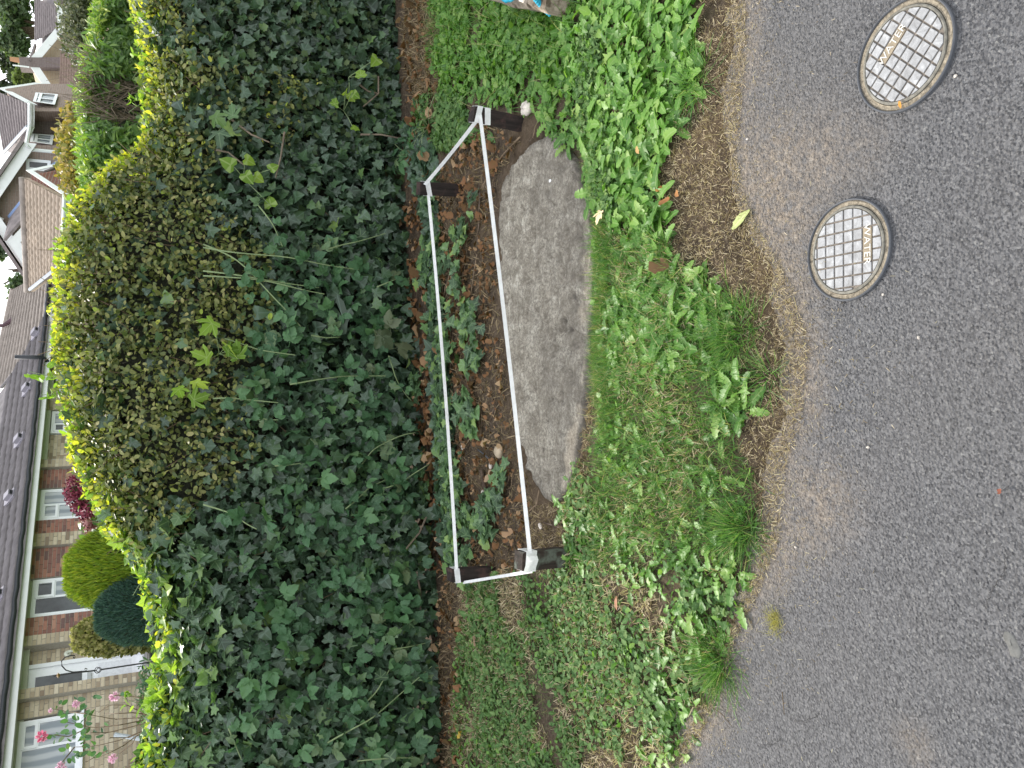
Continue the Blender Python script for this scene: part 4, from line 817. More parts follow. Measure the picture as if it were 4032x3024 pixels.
# ------------------------------------------------------------------ what grows and lies on the verge
def region(n, poly, overview=True):                     # uniform on the ground inside a photograph polygon
    Q = np.array([GV(x*OV, y*OV)[:2] for x, y in poly]); lo, hi = Q.min(0), Q.max(0); out = np.zeros((0, 2)); pl = [tuple(q) for q in Q]
    while len(out) < n:
        c = RNG.uniform(lo, hi, (max(200, n), 2)); out = np.vstack([out, c[inpoly(c[:, 0], c[:, 1], pl)]])
    out = out[:n]; return np.c_[out, hz(out[:, 0], out[:, 1])]
def off_slab(P, mgn=0.0):
    return ~inpoly(P[:, 0], P[:, 1], [tuple(sp.mean(0)+(p-sp.mean(0))*(1+mgn)) for p in sp])
BARE = [(1560, -420), (1515, 0), (1510, 100), (1478, 230), (1455, 320), (1400, 400), (1450, 470), (1420, 520), (1485, 575), (1560, 630), (1600, 730), (1585, 800), (1625, 870), (1590, 950), (1630, 1020), (1640, 1130), (1640, 1200), (1600, 1300), (1550, 1400), (1545, 1480), (1480, 1580), (1440, 1659), (1470, 1659), (1535, 1550), (1570, 1450), (1590, 1380), (1640, 1280), (1680, 1180), (1690, 1100), (1700, 1000), (1735, 900), (1750, 740), (1710, 620), (1645, 500), (1600, 400), (1600, 250), (1615, 100), (1610, 0), (1650, -420)]
def blades(name, P, tmps, size, mat, lean=.5, up=.9, rn=None, **t):
    n = len(P); d = rand_unit(n)*lean+[0, 0, up]; return leaf_stuff(name, tmps, P+[0, 0, .002], frames(d, rand_unit(n)), RNG.uniform(*size, n), RNG.random(n) if rn is None else rn, mat, **t)
P = region(22000, BARE); P = P[fbm(P[:, 0], P[:, 1], 9, 2, 7) > .24]
P = np.vstack([P, P[RNG.integers(0, len(P), 900)]+np.c_[RNG.normal(size=(900, 2))*.05, np.zeros(900)]]); P[:, 2] = np.maximum(hz(P[:, 0], P[:, 1]), 0.002)
blades('dry_grass', P, STRAW, (.006, .020), M_STRAW, 1.0, .12, label='short dead straw covering the bare soil along the asphalt', cat='dry grass')
LAWN1 = [(1000, 1215), (1080, 1240), (1140, 1215), (1215, 1240), (1235, 1130), (1230, 1090), (1262, 1000), (1290, 960), (1310, 800), (1300, 700), (1285, 600), (1290, 500), (1420, 500), (1480, 570), (1560, 640), (1600, 740), (1590, 800), (1625, 880), (1590, 950), (1635, 1030), (1640, 1200), (1600, 1300), (1545, 1400), (1545, 1480), (1480, 1580), (1420, 1690), (1390, 1950), (960, 1950), (970, 1690), (990, 1400)]
LAWNR = [(950, -420), (945, -40), (930, 100), (960, 200), (1010, 235), (1100, 230), (1140, 250), (1235, 255), (1255, 180), (1255, 60), (1270, -40), (1290, -420)]
DANDR = [(1290, -420), (1270, -40), (1258, 60), (1262, 180), (1268, 300), (1285, 400), (1300, 470), (1330, 500), (1440, 540), (1450, 470), (1400, 400), (1460, 320), (1480, 230), (1510, 100), (1515, -40), (1550, -420)]
DAND2 = [(1320, 480), (1330, 560), (1440, 560), (1450, 470), (1390, 440)]
DAND3 = [(1310, 690), (1330, 800), (1480, 800), (1560, 700), (1560, 640), (1470, 575), (1400, 600), (1330, 640)]
DAND4 = [(1540, 790), (1560, 900), (1620, 890), (1615, 820)]
def dens(P, s, a, b, seed): return sstep(a, b, fbm(P[:, 0], P[:, 1], s, 3, seed))
# grass
P = region(60000, LAWN1); x, y = project(P); x /= OV; y /= OV
lush = sstep(0, 1, (1-sstep(1130, 1300, y))*sstep(1285, 1300, x))
k = RNG.random(len(P)) < (.20+.65*lush+.25*dens(P, 5, .45, .6, 3)); P = P[k]; lush = lush[k]
h = RNG.uniform(.022, .045, len(P))*(.75+.9*lush); n = len(P)
dirs = rand_unit(n)*.75+[0, 0, .75]
rn = np.clip(RNG.random(n)*(1-.0)+.18*(1-lush)*(RNG.random(n) < .45), 0, 1)
leaf_stuff('grass', GRASS, P, frames(dirs, rand_unit(n)), h, rn, M_GRASS, label='green grass growing between the slab and the asphalt', cat='grass')
P = region(11000, LAWNR); x, y = project(P); k = RNG.random(len(P)) < .2+.6*(1-sstep(60, 160, y/OV)); P = P[k]; n = len(P)
leaf_stuff('grass', GRASS, P, frames(rand_unit(n)*.7+[0, 0, .75], rand_unit(n)), RNG.uniform(.03, .10, n), np.clip(RNG.random(n)*.8+.22, 0, .98), M_GRASS, label='long shaded grass round the grey timber block', cat='grass')
P = region(12000, [(1130, 250), (1250, 250), (1290, 480), (1285, 700), (1300, 960), (1330, 960), (1320, 600), (1320, 470), (1290, 250)]); P = P[off_slab(P, -.03)]; n = len(P)
leaf_stuff('grass', GRASS, P, frames(rand_unit(n)*.7+[0, 0, .75], rand_unit(n)), RNG.uniform(.02, .045, n), np.clip(RNG.random(n)+.1, 0, 1), M_GRASS, label='short grass fringe along the sunlit long side of the slab', cat='grass')
for k_, (px, r, n) in enumerate([((2910, 2085), .055, 420), ((2810, 2600), .075, 800), ((2735, 330), .06, 240), ((2880, 1310), .08, 600), ((3010, 1480), .05, 120)]):
    g = GV(*px); a = RNG.normal(size=(n, 2))*r*.5; P = np.c_[g[:2]+a, np.zeros(n)]; P[:, 2] = np.maximum(hz(P[:, 0], P[:, 1]), 0)
    d = np.c_[a/r*1.2, np.full(n, .6)]+rand_unit(n)*.3
    o = leaf_stuff('grass_tuft', GRASS, P, frames(d, rand_unit(n)), RNG.uniform(.04, .085, n), RNG.random(n)*.98, M_GRASS)
    tag(o, ['spiky grass tuft leaning over the asphalt near the sandy stain', 'dense rounded grass tuft spilling on the asphalt beside the bent straw', 'sparse dry grass tuft in the bare soil by the large dandelions', 'dark spreading grass tuft in the bare soil near the first cover', 'thin grass wisp at the soil edge nearest the first cover'][k_], 'grass tuft')
# dry patches inside the lawn, fine litter by the slab
P = region(40000, LAWN1); P = P[dens(P, 4.5, .42, .56, 13) > RNG.random(len(P))]; P[:, 2] += .012*RNG.random(len(P)); blades('dry_grass', P, STRAW, (.012, .036), M_STRAW, 1.0, .35, rn=.35+.65*RNG.random(len(P)), label='dead straw mixed through the mown verge', cat='dry grass')
P = region(3800, [(880, -20), (870, 60), (880, 160), (905, 260), (960, 250), (945, 100), (955, -20)]); blades('dry_grass', P, STRAW, (.02, .055), M_STRAW, 1.0, .15, rn=RNG.random(len(P))*.6, label='shaded dry grass heap along the hedge foot above the timber block', cat='dry grass')
LIT = [(925, 400), (940, 650), (955, 900), (968, 1230), (1140, 1230), (1160, 1060), (1120, 960), (1098, 800), (1080, 640), (1070, 480), (1080, 380), (1130, 300), (1040, 260)]
P = region(8000, LIT); P = P[off_slab(P)]; blades('dry_grass', P, STRAW, (.012, .05), M_STRAW, 1.0, .15, rn=RNG.random(len(P))*.55, label='dry stalks and fibres in the litter bed between the tapes', cat='dry grass')
P = region(2500, [(1130, 1060), (1160, 1090), (1215, 1085), (1255, 1000), (1275, 850), (1290, 850), (1275, 1010), (1235, 1120), (1220, 1230), (1140, 1215)]); blades('dry_grass', P, STRAW, (.01, .035), M_STRAW, 1.0, .12, rn=RNG.random(len(P))*.7, label='dry stalks in the bare soil round the near tip of the slab', cat='dry grass')
STR2 = [(960, 1230), (950, 1400), (945, 1690), (945, 1950), (1010, 1950), (1010, 1690), (1005, 1400), (1010, 1240)]
P = region(5200, STR2); blades('dry_grass', P, STRAW, (.012, .05), M_STRAW, 1.0, .2, rn=RNG.random(len(P))*.5, label='dry fibres on the shaded strip along the hedge foot', cat='dry grass')
# dead leaves: the large ones singly
def dead(n, poly, single, label, lo=.03, hi=.075):
    P = region(n, poly); P = P[off_slab(P)]; n = len(P); S = RNG.uniform(lo, hi, n); R = frames(rand_unit(n)*[1, 1, .25], rand_unit(n)*.45+[0, 0, 1]); P[:, 2] += .008+.02*RNG.random(n)
    o = np.argsort(-S); s, r = o[:single], o[single:]
    for i in s:
        k = RNG.integers(0, len(DEAD)); q = bpy.data.objects.new('dead_leaf', temp_mesh(f'dead_{k}', DEAD[k], M_DEAD1)); sc.collection.objects.link(q)
        M = np.eye(4); M[:3, :3] = R[i]*S[i]; M[:3, 3] = P[i]; q.matrix_world = Matrix(M.tolist()); tag(q, f"{['broad', 'lobed', 'curled', 'ragged'][k]} {size_word(S[i], lo, hi)} brown dead leaf lying near {near(P[i])}", 'leaf', 'dead leaves on the verge')
    leaf_stuff('leaf_litter', DEAD, P[r], R[r], S[r]*.7, RNG.random(len(r)), M_DEADL, label='broken '+label.replace('leaf', 'leaves'), cat='leaf litter')
dead(1150, LIT, 120, 'brown dead leaf in the litter bed between the two long tapes', .022, .052)
dead(210, STR2, 40, 'brown dead leaf on the shaded strip at the near end of the hedge foot', .02, .055)
dead(130, [(870, 0), (880, 160), (900, 260), (880, 400), (900, 430), (935, 400), (950, 250), (930, 100), (925, 0)], 30, 'brown dead leaf at the far end of the hedge foot')
dead(300, [(880, 430), (920, 430), (945, 900), (965, 1230), (930, 1230), (900, 900)], 30, 'brown dead leaf under the edge of the ivy behind the back tape', .04, .08)
# creeping ivy between the tapes, plant by plant
KEEPOUT = [GV(x, y)[:2] for x, y in [(1976, 1778), (1910, 1865), (1925, 1930), (1960, 1870), (1937, 1835)]]
def creeper(px, n, size, label, mat=None, spread=.10):
    c = GV(*px); o = thing('ground_ivy', label, 'ivy', c, group='ivy creeping through the litter bed'); m = MB()
    pos = []
    for a in range(max(2, n//5)):
        q = RNG.uniform(0, 6.28); L = spread*RNG.uniform(1, 2.2); t = np.linspace(0, 1, 8)
        P = np.c_[c[0]+np.cos(q+t*.8)*L*t, c[1]+np.sin(q+t*.8)*L*t*.8, np.zeros(8)]; P[:, 2] = hz(P[:, 0], P[:, 1])+.012
        m.tube(P, .0016, 4); pos.append(P[RNG.integers(1, 8, 5)])
    m.build('stem', M_TWIG, o); pos = np.vstack(pos)[:n]; keep = [all(np.hypot(*(p[:2]-q)) > .065 for q in KEEPOUT) for p in pos]; pos = pos[keep]; k = len(pos); pos = pos+np.c_[RNG.normal(size=(k, 2))*.02, .028+.03*RNG.random(k)]
    leaf_objs('leaf', 'givy', IVY, pos, frames(rand_unit(k)*[1, 1, .2]+[0, -.3, 0], rand_unit(k)*.35+[0, -.25, 1]), RNG.uniform(*size, k), mat or M_GIVY1, o)
CR = [((1720, 760), 10, 'ivy creeper half hiding the dark stump with slanted tape'), ((1850, 890), 9, 'ivy creeper by the bare soil nearest the pointed slab end'), ((1760, 960), 10, 'ivy creeper under the back tape at the far third'), ((1830, 1080), 9, 'ivy creeper beside the bare earth and long root'), ((1740, 1200), 10, 'large dark ivy creeper lying over the back tape'), ((1860, 1270), 10, 'ivy creeper reaching the white front tape at mid slab'), ((1790, 1340), 12, 'dense leafy creeper midway between both long tapes'), ((1880, 1390), 10, 'light creeper crossing onto the slab edge'), ((1770, 1480), 10, 'ivy creeper in red brown litter beyond the pebble'), ((1850, 1560), 9, 'sparse ivy creeper with brown leaves near the slab'), ((1790, 1640), 12, 'ivy creeper just beyond the white stone'), ((1900, 1720), 8, 'ivy creeper beside the large tan pebble'), ((1790, 1790), 12, 'dark ivy creeper between back tape and white stone'), ((1800, 1900), 14, 'ivy creeper alongside the barky stick'), ((1850, 1975), 14, 'ivy creeper at the near end of the barky stick'), ((1950, 1985), 10, 'bright ivy creeper under the front tape'), ((1930, 2110), 10, 'bright lime ivy creeper between the two left stumps'), ((1810, 2140), 12, 'ivy creeper inside the near corner of the back tape'), ((1860, 2190), 8, 'ivy creeper at the foot of the taped dark left stump'), ((1680, 2170), 10, 'ivy creeper outside the tape below the hedge'), ((1990, 1920), 8, 'two leaved ivy sprig beside the front tape'), ((1700, 1050), 12, 'ivy creeper under the hedge skirt behind the back tape'), ((1660, 1500), 12, 'dark creeper behind the middle of the back tape'), ((1690, 1900), 12, 'dark creeper behind the near part of the back tape')]
for px, n, lab in CR: creeper(px, int(n*3.6), (.036, .068), lab, M_LIME1 if 'lime' in lab else None)
P = region(900, [(880, 260), (900, 400), (920, 450), (945, 900), (972, 1230), (1000, 1230), (985, 900), (960, 700), (950, 450), (945, 300)]); n = len(P)
leaf_stuff('ivy_carpet', IVY, P+[0, 0, .03], frames(rand_unit(n)*[1, 1, .3], rand_unit(n)*.5+[0, -.3, 1]), RNG.uniform(.05, .085, n), RNG.random(n)*.85, M_IVY, label='dark ivy carpet spreading from the hedge foot to the back tape', cat='ivy')
for px, n, s, lab in [((1620, 610), 12, (.07, .12), 'leafy bramble seedling spilling out of the hedge by the right tapes'), ((1690, 500), 10, (.06, .10), 'bramble seedling in the weeds left of the leaning stump'), ((1590, 2200), 7, (.06, .1), 'bramble seedling at the hedge foot beyond the near back stump')]:
    c = GV(*px); o = thing('bramble_seedling', lab, 'bramble', c); pos = c+np.c_[RNG.normal(size=(n, 2))*.08, .03+.09*RNG.random(n)]; m = MB()
    for p in pos: m.tube([c, (c+p)/2+[0, 0, .02], p], .002, 4)
    m.build('stem', M_STEM, o); leaf_objs('leaf', 'brs', BRAM, pos, frames(rand_unit(n)*[1, 1, .2], rand_unit(n)*.4+[0, -.4, 1]), RNG.uniform(*s, n), M_BRAM1, o)
# dandelions, plant by plant
def rosette(c, n, size, label, group, tmp=DAND, key='dand', mat=None, name='dandelion', up=(.15, .9)):
    o = thing(name, label, 'dandelion' if name == 'dandelion' else 'plant', c, group=group)
    a = np.linspace(0, 6.283, n, endpoint=False)+RNG.uniform(0, 6.28)+RNG.normal(size=n)*.25; e = RNG.uniform(*up, n)
    d = np.c_[np.cos(a), np.sin(a), e]; nr = np.c_[-np.cos(a)*e, -np.sin(a)*e, np.ones(n)]+rand_unit(n)*.25
    leaf_objs('leaf', key, tmp, np.repeat(np.array(c)[None], n, 0)+np.c_[np.cos(a)*.006, np.sin(a)*.006, np.full(n, .004)], frames(d, nr), RNG.uniform(*size, n), mat or M_DAND1, o)
def patch(poly, n, leaves, size, label, group, mind=.045, **k):
    P = region(n*12, poly); P = P[off_slab(P)]; got = []
    for p in P:
        if all((p[0]-q[0])**2+(p[1]-q[1])**2 > mind**2 for q in got): got.append(p)
        if len(got) >= n: break
    for p in got:
        nl, f = int(RNG.integers(*leaves)), RNG.uniform(.82, 1.12); w = {'dandelion': 'dandelion', 'broadleaf_weed': 'broad leaved weed'}[k.get('name', 'dandelion')]
        rosette(p, nl, (size[0]*f, size[1]*f), f"{size_word(f, .82, 1.12)} {w} with {'few' if nl < sum(leaves)/2-.5 else 'many'} leaves near {near(p)}", {'dandelion': 'dandelions on the verge', 'broad leaved weed': 'broad leaved weeds on the verge'}[w], **k)
patch(DANDR, 150, (6, 10), (.055, .105), 'big leaved dandelion in the lush sunlit bank opposite the askew cover', 'dandelions of the lush bank', .045)
patch(DAND2, 7, (6, 9), (.06, .10), 'dandelion beside the pale buff leaf and the orange seeds', 'dandelions by the buff leaf', .05)
patch(DAND3, 48, (6, 10), (.05, .095), 'dandelion in the bright patch straight across from the first cover', 'dandelions across from the cover', .042)
patch(DAND4, 4, (7, 11), (.06, .10), 'isolated bright dandelion at the edge of the long grass and soil', 'dandelions at the soil edge', .05)
patch([(1440, 1330), (1400, 1450), (1380, 1690), (1450, 1690), (1530, 1500), (1560, 1400), (1600, 1300), (1590, 1200)], 22, (5, 9), (.045, .08), 'small lit dandelion in mown grass next to the plain asphalt', 'dandelions along the plain asphalt', .06)
patch([(990, -120), (1010, 60), (1000, 210), (1120, 225), (1235, 240), (1250, 120), (1230, -120)], 64, (5, 9), (.055, .10), 'shaded dandelion between timber block and leaning stump', 'dandelions by the timber block', .05)
patch([(1200, 225), (1180, 250), (1200, 300), (1245, 320), (1250, 240)], 6, (5, 8), (.06, .10), 'dandelion lying over the pointed end of the slab', 'dandelions over the slab end', .04)
patch([(1225, 1090), (1225, 1220), (1260, 1260), (1290, 1200), (1270, 1100)], 7, (6, 9), (.06, .09), 'dandelion at the foot of the loosely wrapped near stump', 'dandelions by the near stump', .05)
patch([(1290, 900), (1300, 1100), (1350, 1300), (1500, 1250), (1600, 1000), (1540, 900)], 44, (3, 6), (.04, .075), 'dandelion half hidden in the long green grass', 'dandelions in long grass', .05)
patch([(1010, 1240), (1000, 1450), (1000, 1690), (1080, 1690), (1100, 1400), (1080, 1240)], 26, (4, 7), (.05, .085), 'shaded broad leaved plant along the near litter strip', 'broad leaved plants by the litter strip', .06, tmp=DOCK, key='dock', mat=M_WEED1, name='broadleaf_weed')
patch([(1060, 300), (1050, 240), (960, 210), (920, 280), (960, 320)], 18, (4, 7), (.05, .09), 'shaded weed clump beside the short right tape', 'weeds by the right tape', .05, tmp=DOCK, key='dock', mat=M_WEED1, name='broadleaf_weed')
patch([(1400, 380), (1330, 420), (1290, 330), (1380, 260), (1440, 330)], 12, (5, 9), (.05, .085), 'smooth broad leaved plant among the dandelions nearest the bare soil', 'broad leaved plants in the bank', .05, tmp=DOCK, key='dockb', mat=M_DAND1, name='broadleaf_weed')
# small weeds too many to count
def weeds(n, poly, size, label, mat=M_WEED, s=5, a=.38, b=.55, seed=3, rn0=0):
    P = region(n, poly); P = P[off_slab(P, .02)]; P = P[RNG.random(len(P)) < dens(P, s, a, b, seed)]; n = len(P); P[:, 2] += .006+.022*RNG.random(n)
    leaf_stuff('small_weeds', WEED, P, frames(rand_unit(n)*[1, 1, .45]+[0, 0, .15], rand_unit(n)*.6+[0, 0, 1]), RNG.uniform(*size, n), np.clip(RNG.random(n)+rn0, 0, 1), mat, label=label, cat='weeds')
weeds(21000, [(1225, 1010), (1235, 1110), (1220, 1230), (1100, 1240), (1010, 1240), (990, 1450), (985, 1950), (1400, 1950), (1440, 1690), (1540, 1480), (1600, 1300), (1520, 1230), (1400, 1180), (1330, 1080), (1300, 980)], (.010, .030), 'low grey green weeds matted over the mown verge', s=4, seed=6)
weeds(14000, LAWNR, (.02, .045), 'leafy weeds under the shaded grass by the timber block', M_DAND)
weeds(4200, [(1262, 60), (1258, 250), (1285, 420), (1300, 480), (1340, 470), (1320, 300), (1300, 60)], (.014, .028), 'tiny weeds on the low ridge beside the dandelion bank', M_WEED, a=.3, b=.5)
weeds(2600, [(900, 230), (920, 300), (960, 330), (1050, 290), (1030, 230), (950, 180)], (.02, .04), 'weeds between hedge foot and the short right tape', M_WEED)
weeds(3200, LAWN1, (.014, .030), 'scattered weeds through the green grass', M_DAND, a=.45, b=.6, seed=19)
weeds(700, DANDR, (.03, .05), 'undergrowth beneath the lush dandelion bank', M_DAND, a=.0, b=.1)
# crumbs of soil and grit on the asphalt near the edge
n = 3600; Xr = RNG.uniform(-1.4, 1.6, n); e = edge_y(Xr); Y = e-np.abs(RNG.normal(size=n))*.13; P = np.c_[Xr, Y, np.full(n, .002)]
blades('dry_grass', P, STRAW, (.004, .014), M_STRAW, 1.0, .05, label='chopped straw scattered on the asphalt along the verge edge', cat='dry grass')
# ================================================================== the garden and the houses behind the hedge (their own gently rising frame)
def brick_mat(name, stops, obj):
    n = N(name, 0.88, 0.2); r = n.rnd() if obj else n.attr('rnd'); f = n.noise(14, 5)
    n.col(n.mix(n.math('MULTIPLY', f, .35), n.ramp(r, stops, 'LINEAR'), (.24, .20, .16))).bump(n.noise(40, 3), .004); return n.m
PALE = [(0, (.24, .18, .125)), (.25, (.44, .36, .25)), (.7, (.56, .475, .335)), (1, (.64, .56, .42))]
REDB = [(0, (.13, .075, .075)), (.4, (.30, .125, .095)), (.75, (.39, .175, .125)), (1, (.45, .25, .18))]
M_BP, M_BP1 = brick_mat('pale_brick', PALE, False), brick_mat('pale_brick_single', PALE, True)
M_BR, M_BR1 = brick_mat('red_brick', REDB, False), brick_mat('red_brick_single', REDB, True)
M_MORT = plain('mortar', (.38, .35, .30), .95, var=.2, scale=30)
M_UPVC = plain('white_window_frame', (.80, .81, .83), .35, .45, var=.03)
M_WHITE = plain('white_fascia', (.78, .79, .78), .45, .4, var=.05, scale=4)
M_SOFFIT = plain('pale_green_soffit', (.55, .56, .48), .7, var=.08)
M_BLK = plain('black_gutter', (.022, .024, .028), .45, .4)
M_GLASS = N('window_glass', .06, .5); M_GLASS.col(M_GLASS.ramp(M_GLASS.noise(2.2, 3), [(.35, (.018, .022, .026)), (.7, (.07, .08, .085))])); M_GLASS = M_GLASS.m
_q = N('curtained_glass', .25, .5); _w = _q.new('ShaderNodeTexWave'); _w.inputs['Scale'].default_value = 2.2; _w.inputs['Distortion'].default_value = 2; _q.link(_q.obj(), _w.inputs[0])
_q.col(_q.ramp(_w.outputs['Fac'], [(0.2, (.22, .25, .28)), (.8, (.42, .44, .46))])); M_CURT = _q.m
def bricktex(name, c1, c2, mort, s=1.0):
    n = N(name, .9, .2); b = n.new('ShaderNodeTexBrick'); b.inputs['Scale'].default_value = 1.0; b.inputs['Brick Width'].default_value = .225*s; b.inputs['Row Height'].default_value = .075*s
    b.inputs['Mortar Size'].default_value = .007*s; b.inputs['Color1'].default_value = (*c1, 1); b.inputs['Color2'].default_value = (*c2, 1); b.inputs['Mortar'].default_value = (*mort, 1); b.inputs['Bias'].default_value = 0
    sx = n.new('ShaderNodeSeparateXYZ'); n.link(n.obj(), sx.inputs[0]); cx = n.new('ShaderNodeCombineXYZ')
    n.link(n.math('ADD', sx.outputs[0], sx.outputs[1]), cx.inputs[0]); n.link(sx.outputs[2], cx.inputs[1]); n.link(cx.outputs[0], b.inputs['Vector'])
    f = n.noise(1.6, 5); n.col(n.mix(n.math('MULTIPLY', f, .4), b.outputs['Color'], tuple(q*.75 for q in c1))); n.bump(b.outputs['Fac'], -.008); return n.m
M_BROWNB = bricktex('brown_brick', (.36, .265, .225), (.27, .20, .175), (.40, .35, .31))
M_TANB = bricktex('tan_brick', (.46, .36, .25), (.38, .285, .20), (.46, .40, .32))
M_DARKB = bricktex('dark_brick', (.23, .18, .175), (.19, .145, .14), (.28, .25, .23))
def tile_mat(name, c, var=.3):
    n = N(name, .8, .25); f = n.noise(5, 6, .7); g = n.noise(55, 3); r = n.attr('rnd')
    a = n.ramp(f, [(.3, tuple(q*(1-var) for q in c)), (.7, tuple(q*(1+var) for q in c))]); a = n.mix(n.ramp(g, [(.64, 0.0), (.74, .35)]), a, (.42, .41, .36))
    n.col(n.mix(n.math('MULTIPLY', r, .35), a, tuple(q*.6 for q in c))); n.bump(g, .004); return n.m
M_TDARK = tile_mat('dark_roof_tile', (.155, .138, .140)); M_TGREY = tile_mat('greyish_roof_tile', (.27, .23, .20)); M_TBRN = tile_mat('tan_roof_tile', (.38, .30, .23)); M_TSLT = tile_mat('brown_grey_roof_tile', (.21, .18, .175))
M_VENT = plain('lilac_vent_tile', (.26, .24, .27), .6, var=.1)
# ground
def hg(Y): return np.interp(Y, [5.2, 6.0, 9.0, 17.0, 60, 400], [0.2, .75, .93, 1.05, 1.15, 3.0])
m = MB(); ys = [5.0, 5.3, 6, 7.5, 9, 11, 13, 15, 17, 22, 30, 60, 150, 420]; xs = [-400, -80, -20, -8, -4, -2, 0, 2, 4, 8, 20, 80, 400]
V = [(x, y, float(hg(y))) for y in ys for x in xs]; nx = len(xs)
m.add(V, [(j*nx+i, j*nx+i+1, (j+1)*nx+i+1, (j+1)*nx+i) for j in range(len(ys)-1) for i in range(nx-1)])
_l = N('lawn_grass', .9, .15); _l.col(_l.ramp(_l.noise(60, 5, .7), [(.3, (.05, .10, .025)), (.7, (.12, .20, .05))])).bump(_l.noise(120, 3), .02)
m.build('lawn', _l.m, H=True, kind='structure')
# ---- bungalow
aS = math.radians(49); Sv = np.array([math.cos(aS), math.sin(aS), 0]); Nv = np.array([math.sin(aS), -math.cos(aS), 0]); Zv = np.array([0, 0, 1.0])
O0 = HY(557, 2634, 16.6)
def FX(s, n, h): return O0+Sv*s+Nv*n+Zv*h
def FP(x, y, n=0.0):
    d = ray(x, y, PITCH_H); k = ((O0+Nv*n-EYE)@Nv)/(d@Nv); P = EYE+d*k-O0; return float(P@Sv), float(P[2])
bun = thing('bungalow', 'long brick bungalow with dark tiled roof behind the near end of the hedge', 'house', tuple(O0), H=True)
def fbox(m, s0, s1, n0, n1, h0, h1, **k): return m.box(FX((s0+s1)/2, (n0+n1)/2, (h0+h1)/2), Sv*(s1-s0)/2, Nv*(n1-n0)/2, Zv*(h1-h0)/2, **k)
ub = bpy.data.meshes.new('brick_shape'); _b = MB().box((0, 0, 0), (.5, 0, 0), (0, .5, 0), (0, 0, .5)); ub = _b.mesh('brick_shape')
ubp = ub; ubp.materials.append(M_BP1); ubr = ub.copy(); ubr.materials.clear(); ubr.materials.append(M_BR1)
BR = []                                                 # (kind, s0, s1, n, h0, h1, wall)
def wall(s0, s1, n, h0, h1, kind, depth=.25):
    m = MB(); fbox(m, s0, s1, n-depth, n-.010, h0, h1); w = m.build('wall', M_MORT, bun)
    k = 0; h = h0
    while h < h1-.02:
        ht = min(.065, h1-h); s = s0-(k % 2)*.1125
        while s < s1-.01:
            a, b = max(s, s0)+.005, min(s+.225, s1)-.005
            if b-a > .03: BR.append((kind, a, b, n, h, h+ht, w))
            s += .225
        h += .075; k += 1
    return w
TOPH = 2.0
wall(-4.2, -.62, -.02, -.12, .97, 'p'); wall(-.62, -.30, -.02, -.12, TOPH, 'p')
wall(-.30, -.10, .10, -.12, TOPH, 'p', .40)             # pilaster beside the door
wall(.50, .80, -.16, -.02, TOPH, 'p'); wall(.80, 1.03, .06, -.08, TOPH, 'p', .4); wall(1.03, 1.47, .0, -.08, TOPH, 'r')
wall(1.47, 2.40, .0, -.08, .80, 'r'); wall(2.40, 3.16, .0, -.08, TOPH, 'r'); wall(3.16, 3.50, .08, -.08, TOPH, 'p', .35); wall(3.50, 3.93, .0, -.08, TOPH, 'r'); wall(3.93, 4.86, 0, -.08, 1.0, 'r'); wall(4.86, 5.44, 0, -.08, TOPH, 'r')
wall(5.44, 5.70, .08, -.08, TOPH, 'p', .35); wall(5.86, 6.70, -.12, .6, TOPH, 'p'); wall(6.70, 7.52, -.05, .6, 1.1, 'p'); wall(7.52, 8.20, -.05, .6, TOPH, 'p'); wall(8.2, 8.95, -.05, .6, 1.1, 'p'); wall(8.95, 12.2, -.05, .6, TOPH, 'p')
m = MB(); fbox(m, -4.2, 12.2, -5.0, -.30, -.12, TOPH+.12); m.build('inner_wall', M_MORT, bun)
m = MB(); fbox(m, -4.2, 12.2, -.30, -.06, 1.90, TOPH-.002); m.build('lintel', M_SOFFIT, bun)
BR.sort(key=lambda b: np.linalg.norm(FX(b[1], 0, b[4])-EYE)+(3 if FX(b[1], 0, 0)[0] < -8.2 else 0))
_bm = {}
for i, (kd, a, b, n, h0, h1, w) in enumerate(BR):
    pr = random.uniform(-.002, .002)
    if i < 300:
        o = bpy.data.objects.new('brick', ubp if kd == 'p' else ubr); sc.collection.objects.link(o); o.parent = w
        M = np.eye(4); M[:3, 0] = Sv*(b-a); M[:3, 1] = Nv*.05; M[:3, 2] = Zv*(h1-h0); M[:3, 3] = FX((a+b)/2, n-.025+pr, (h0+h1)/2)-O0; o.matrix_basis = Matrix(M.tolist())
    else: fbox(_bm.setdefault((w.name, kd), MB()), a, b, n-.05, n+pr, h0, h1, rnd=random.random())
for (wn_, kd), mb in _bm.items(): mb.build('brickwork', M_BP if kd == 'p' else M_BR, bpy.data.objects[wn_], kind='stuff')
